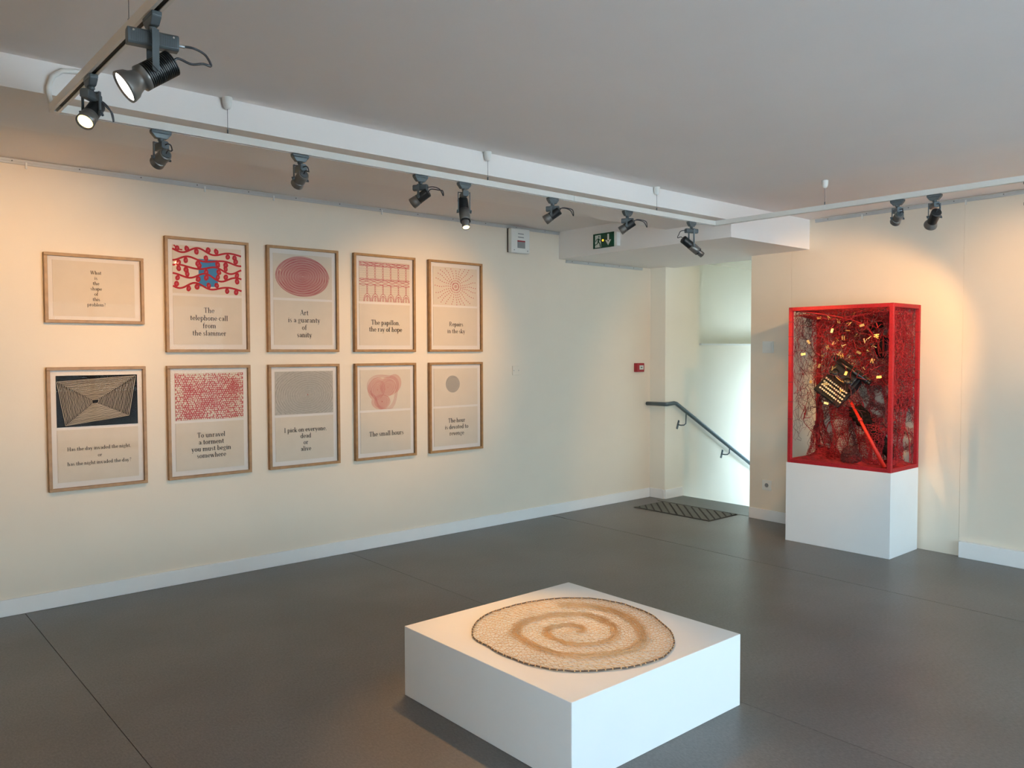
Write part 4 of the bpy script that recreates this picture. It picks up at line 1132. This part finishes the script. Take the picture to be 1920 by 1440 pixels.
MB().tube([tp(.085*math.cos(math.radians(a)), .135+.058*math.sin(math.radians(a)), .068) for a in range(195, 346, 10)], .004, 6).build('basket_rim', m_brass, ty, True)
MB().cyl(tp(-.14, .185, .105), tp(.175, .185, .105), .020, 16).build('platen', m_blackthing, ty, True)
bevel(MB().obox(tp(.02, .208, .085), W_, B_, N_, .165, .012, .022).build('carriage', m_blackthing, ty), .004)
for e in (-.152, .188):
    MB().cyl(tp(e-.010, .185, .105), tp(e+.010, .185, .105), .017, 14).build('platen_knob', m_blackthing, ty, True)
for e in (-.06, .06):
    MB().lathe(tp(e, .10, .085), N_, [(0, .026), (.004, .028), (.010, .028), (.012, .010)], 18).build('ribbon_spool', m_blackthing, ty, True)

# red pole, dark bundle below it
pl_ = MB().cyl((6.15, 3.02, 1.165), (6.07, 2.70, .665), .010, 12, .015).build('red_pole', m_redpole, None, True)
tag(pl_, 'bright red pole slanting from the typewriter to the case floor', 'pole')
MB().cyl((6.128, 2.932, 1.028), (6.125, 2.92, 1.01), .0165, 12).build('collar', m_redpole, pl_, True)
mb = MB()
for t_ in range(9):
    t = t_/8; c = V((6.29, 3.03, 1.07)).lerp(V((6.33, 2.78, .76)), t); s_ = .066-.022*t+.01*math.sin(t*9)
    blob(c, s_, s_, .055, t_*2.1, mb, 12, 6, .4)
tag(mb.build('dark_net_bundle', mat('olive_black_felt', (.016, .010, .008), .9, spec=.05, noise_amt=.7, nscale=40, bump=1, bscale=90), None, True), 'dark knotted bundle trailing down behind the red pole under the typewriter', 'bundle')

# brass pieces scattered in the web
cols = ['A', 'N', 'V', 'I', 'T', 'W', 's', 'r', 'H', 'e']
def brass_piece(px_, z, x, kind, size, rotk, near):
    y = px_; c = V((x, y, z)); a = V((random.gauss(-.3, .4), random.gauss(-.5, .5), random.gauss(0, .3)))
    nrm = V((-.75, -.65, 0))+V((random.gauss(0, .3), random.gauss(0, .3), random.gauss(.15, .35))); nrm.normalize()
    ux = nrm.orthogonal().normalized(); ux = Matrix.Rotation(random.uniform(0, 6.28), 3, nrm) @ ux; uy = nrm.cross(ux)
    mb = MB()
    if kind == 'plate':
        mb.obox(c, ux, uy, nrm, size*.32, size*.62, .0015)
        nm = 'brass_tag'
    else:
        for q in text_quads(kind, -GL[kind][0]*size/2, -size*.4, size):
            ps = [c+ux*u+uy*v for u, v in q]
            mb.hexa([p_-nrm*.002 for p_ in ps]+[p_+nrm*.002 for p_ in ps])
        nm = 'brass_letter'
    return mb.build(nm, m_brass)
spots = []
FPX = [(1506, 664, 'plate'), (1516, 641, 'plate'), (1520, 716, 'plate'), (1549, 756, 'plate'), (1610, 661, 'plate'), (1554, 596, 'A'), (1581, 633, 'H'), (1593, 606, 'V'),
       (1552, 652, 'N'), (1562, 645, 'V'), (1578, 667, 'N'), (1593, 668, 's'), (1622, 640, 'V'), (1630, 633, 'I'), (1627, 657, 'r'), (1636, 676, 'N'), (1562, 690, 'A'),
       (1577, 733, 'A'), (1648, 707, 'plate'), (1583, 647, 'T'), (1569, 636, 'I'), (1601, 588, 'V'), (1536, 596, 'plate'), (1573, 603, 'W'), (1536, 686, 'plate'), (1543, 667, 'e'),
       (1605, 630, 'V'), (1642, 630, 'W'), (1586, 700, 'plate'), (1574, 662, 'T'), (1548, 720, 'plate'), (1600, 690, 'e'), (1620, 690, 'r'), (1590, 620, 'I'), (1560, 620, 'plate'), (1616, 610, 'plate'), (1640, 650, 'T')]
def ray(px, py):
    return fw+rt*((px-960)/1506.27)-up*((py-720)/1506.27)
for (px, py, kd) in FPX:
    X_ = 6.07 if kd == 'plate' else random.uniform(6.06, 6.22)
    if 1540 < px < 1600 and py > 680: X_ = 6.045
    d_ = ray(px, py); t_ = X_/d_.x; c_ = V((0, 0, 1.55))+d_*t_
    hgt = 'near the top' if py < 612 else ('in the upper third' if py < 643 else ('over the typewriter' if py < 680 else 'beside the typewriter'))
    o = brass_piece(c_.y, c_.z, X_, kd, .028 if kd == 'plate' else .034, 0, 0)
    kn = 'tag' if kd == 'plate' else 'letter'
    spots.append((kn, hgt, px, o))
WORDS = ['leftmost', 'second', 'third', 'fourth', 'fifth', 'sixth', 'seventh', 'eighth', 'ninth', 'tenth', 'eleventh', 'twelfth', 'thirteenth', 'fourteenth']
for kn in ('tag', 'letter'):
    for hgt in ('near the top', 'in the upper third', 'over the typewriter', 'beside the typewriter'):
        g = sorted([q for q in spots if q[0] == kn and q[1] == hgt], key=lambda q: q[2])
        for i, q in enumerate(g):
            wd = WORDS[i]+('' if i == 0 else ' from the left')
            tag(q[3], 'brass '+kn+' in the red web '+hgt+', '+wd+' of them', 'brass '+kn, 'brass '+kn+'s in the red web '+hgt)
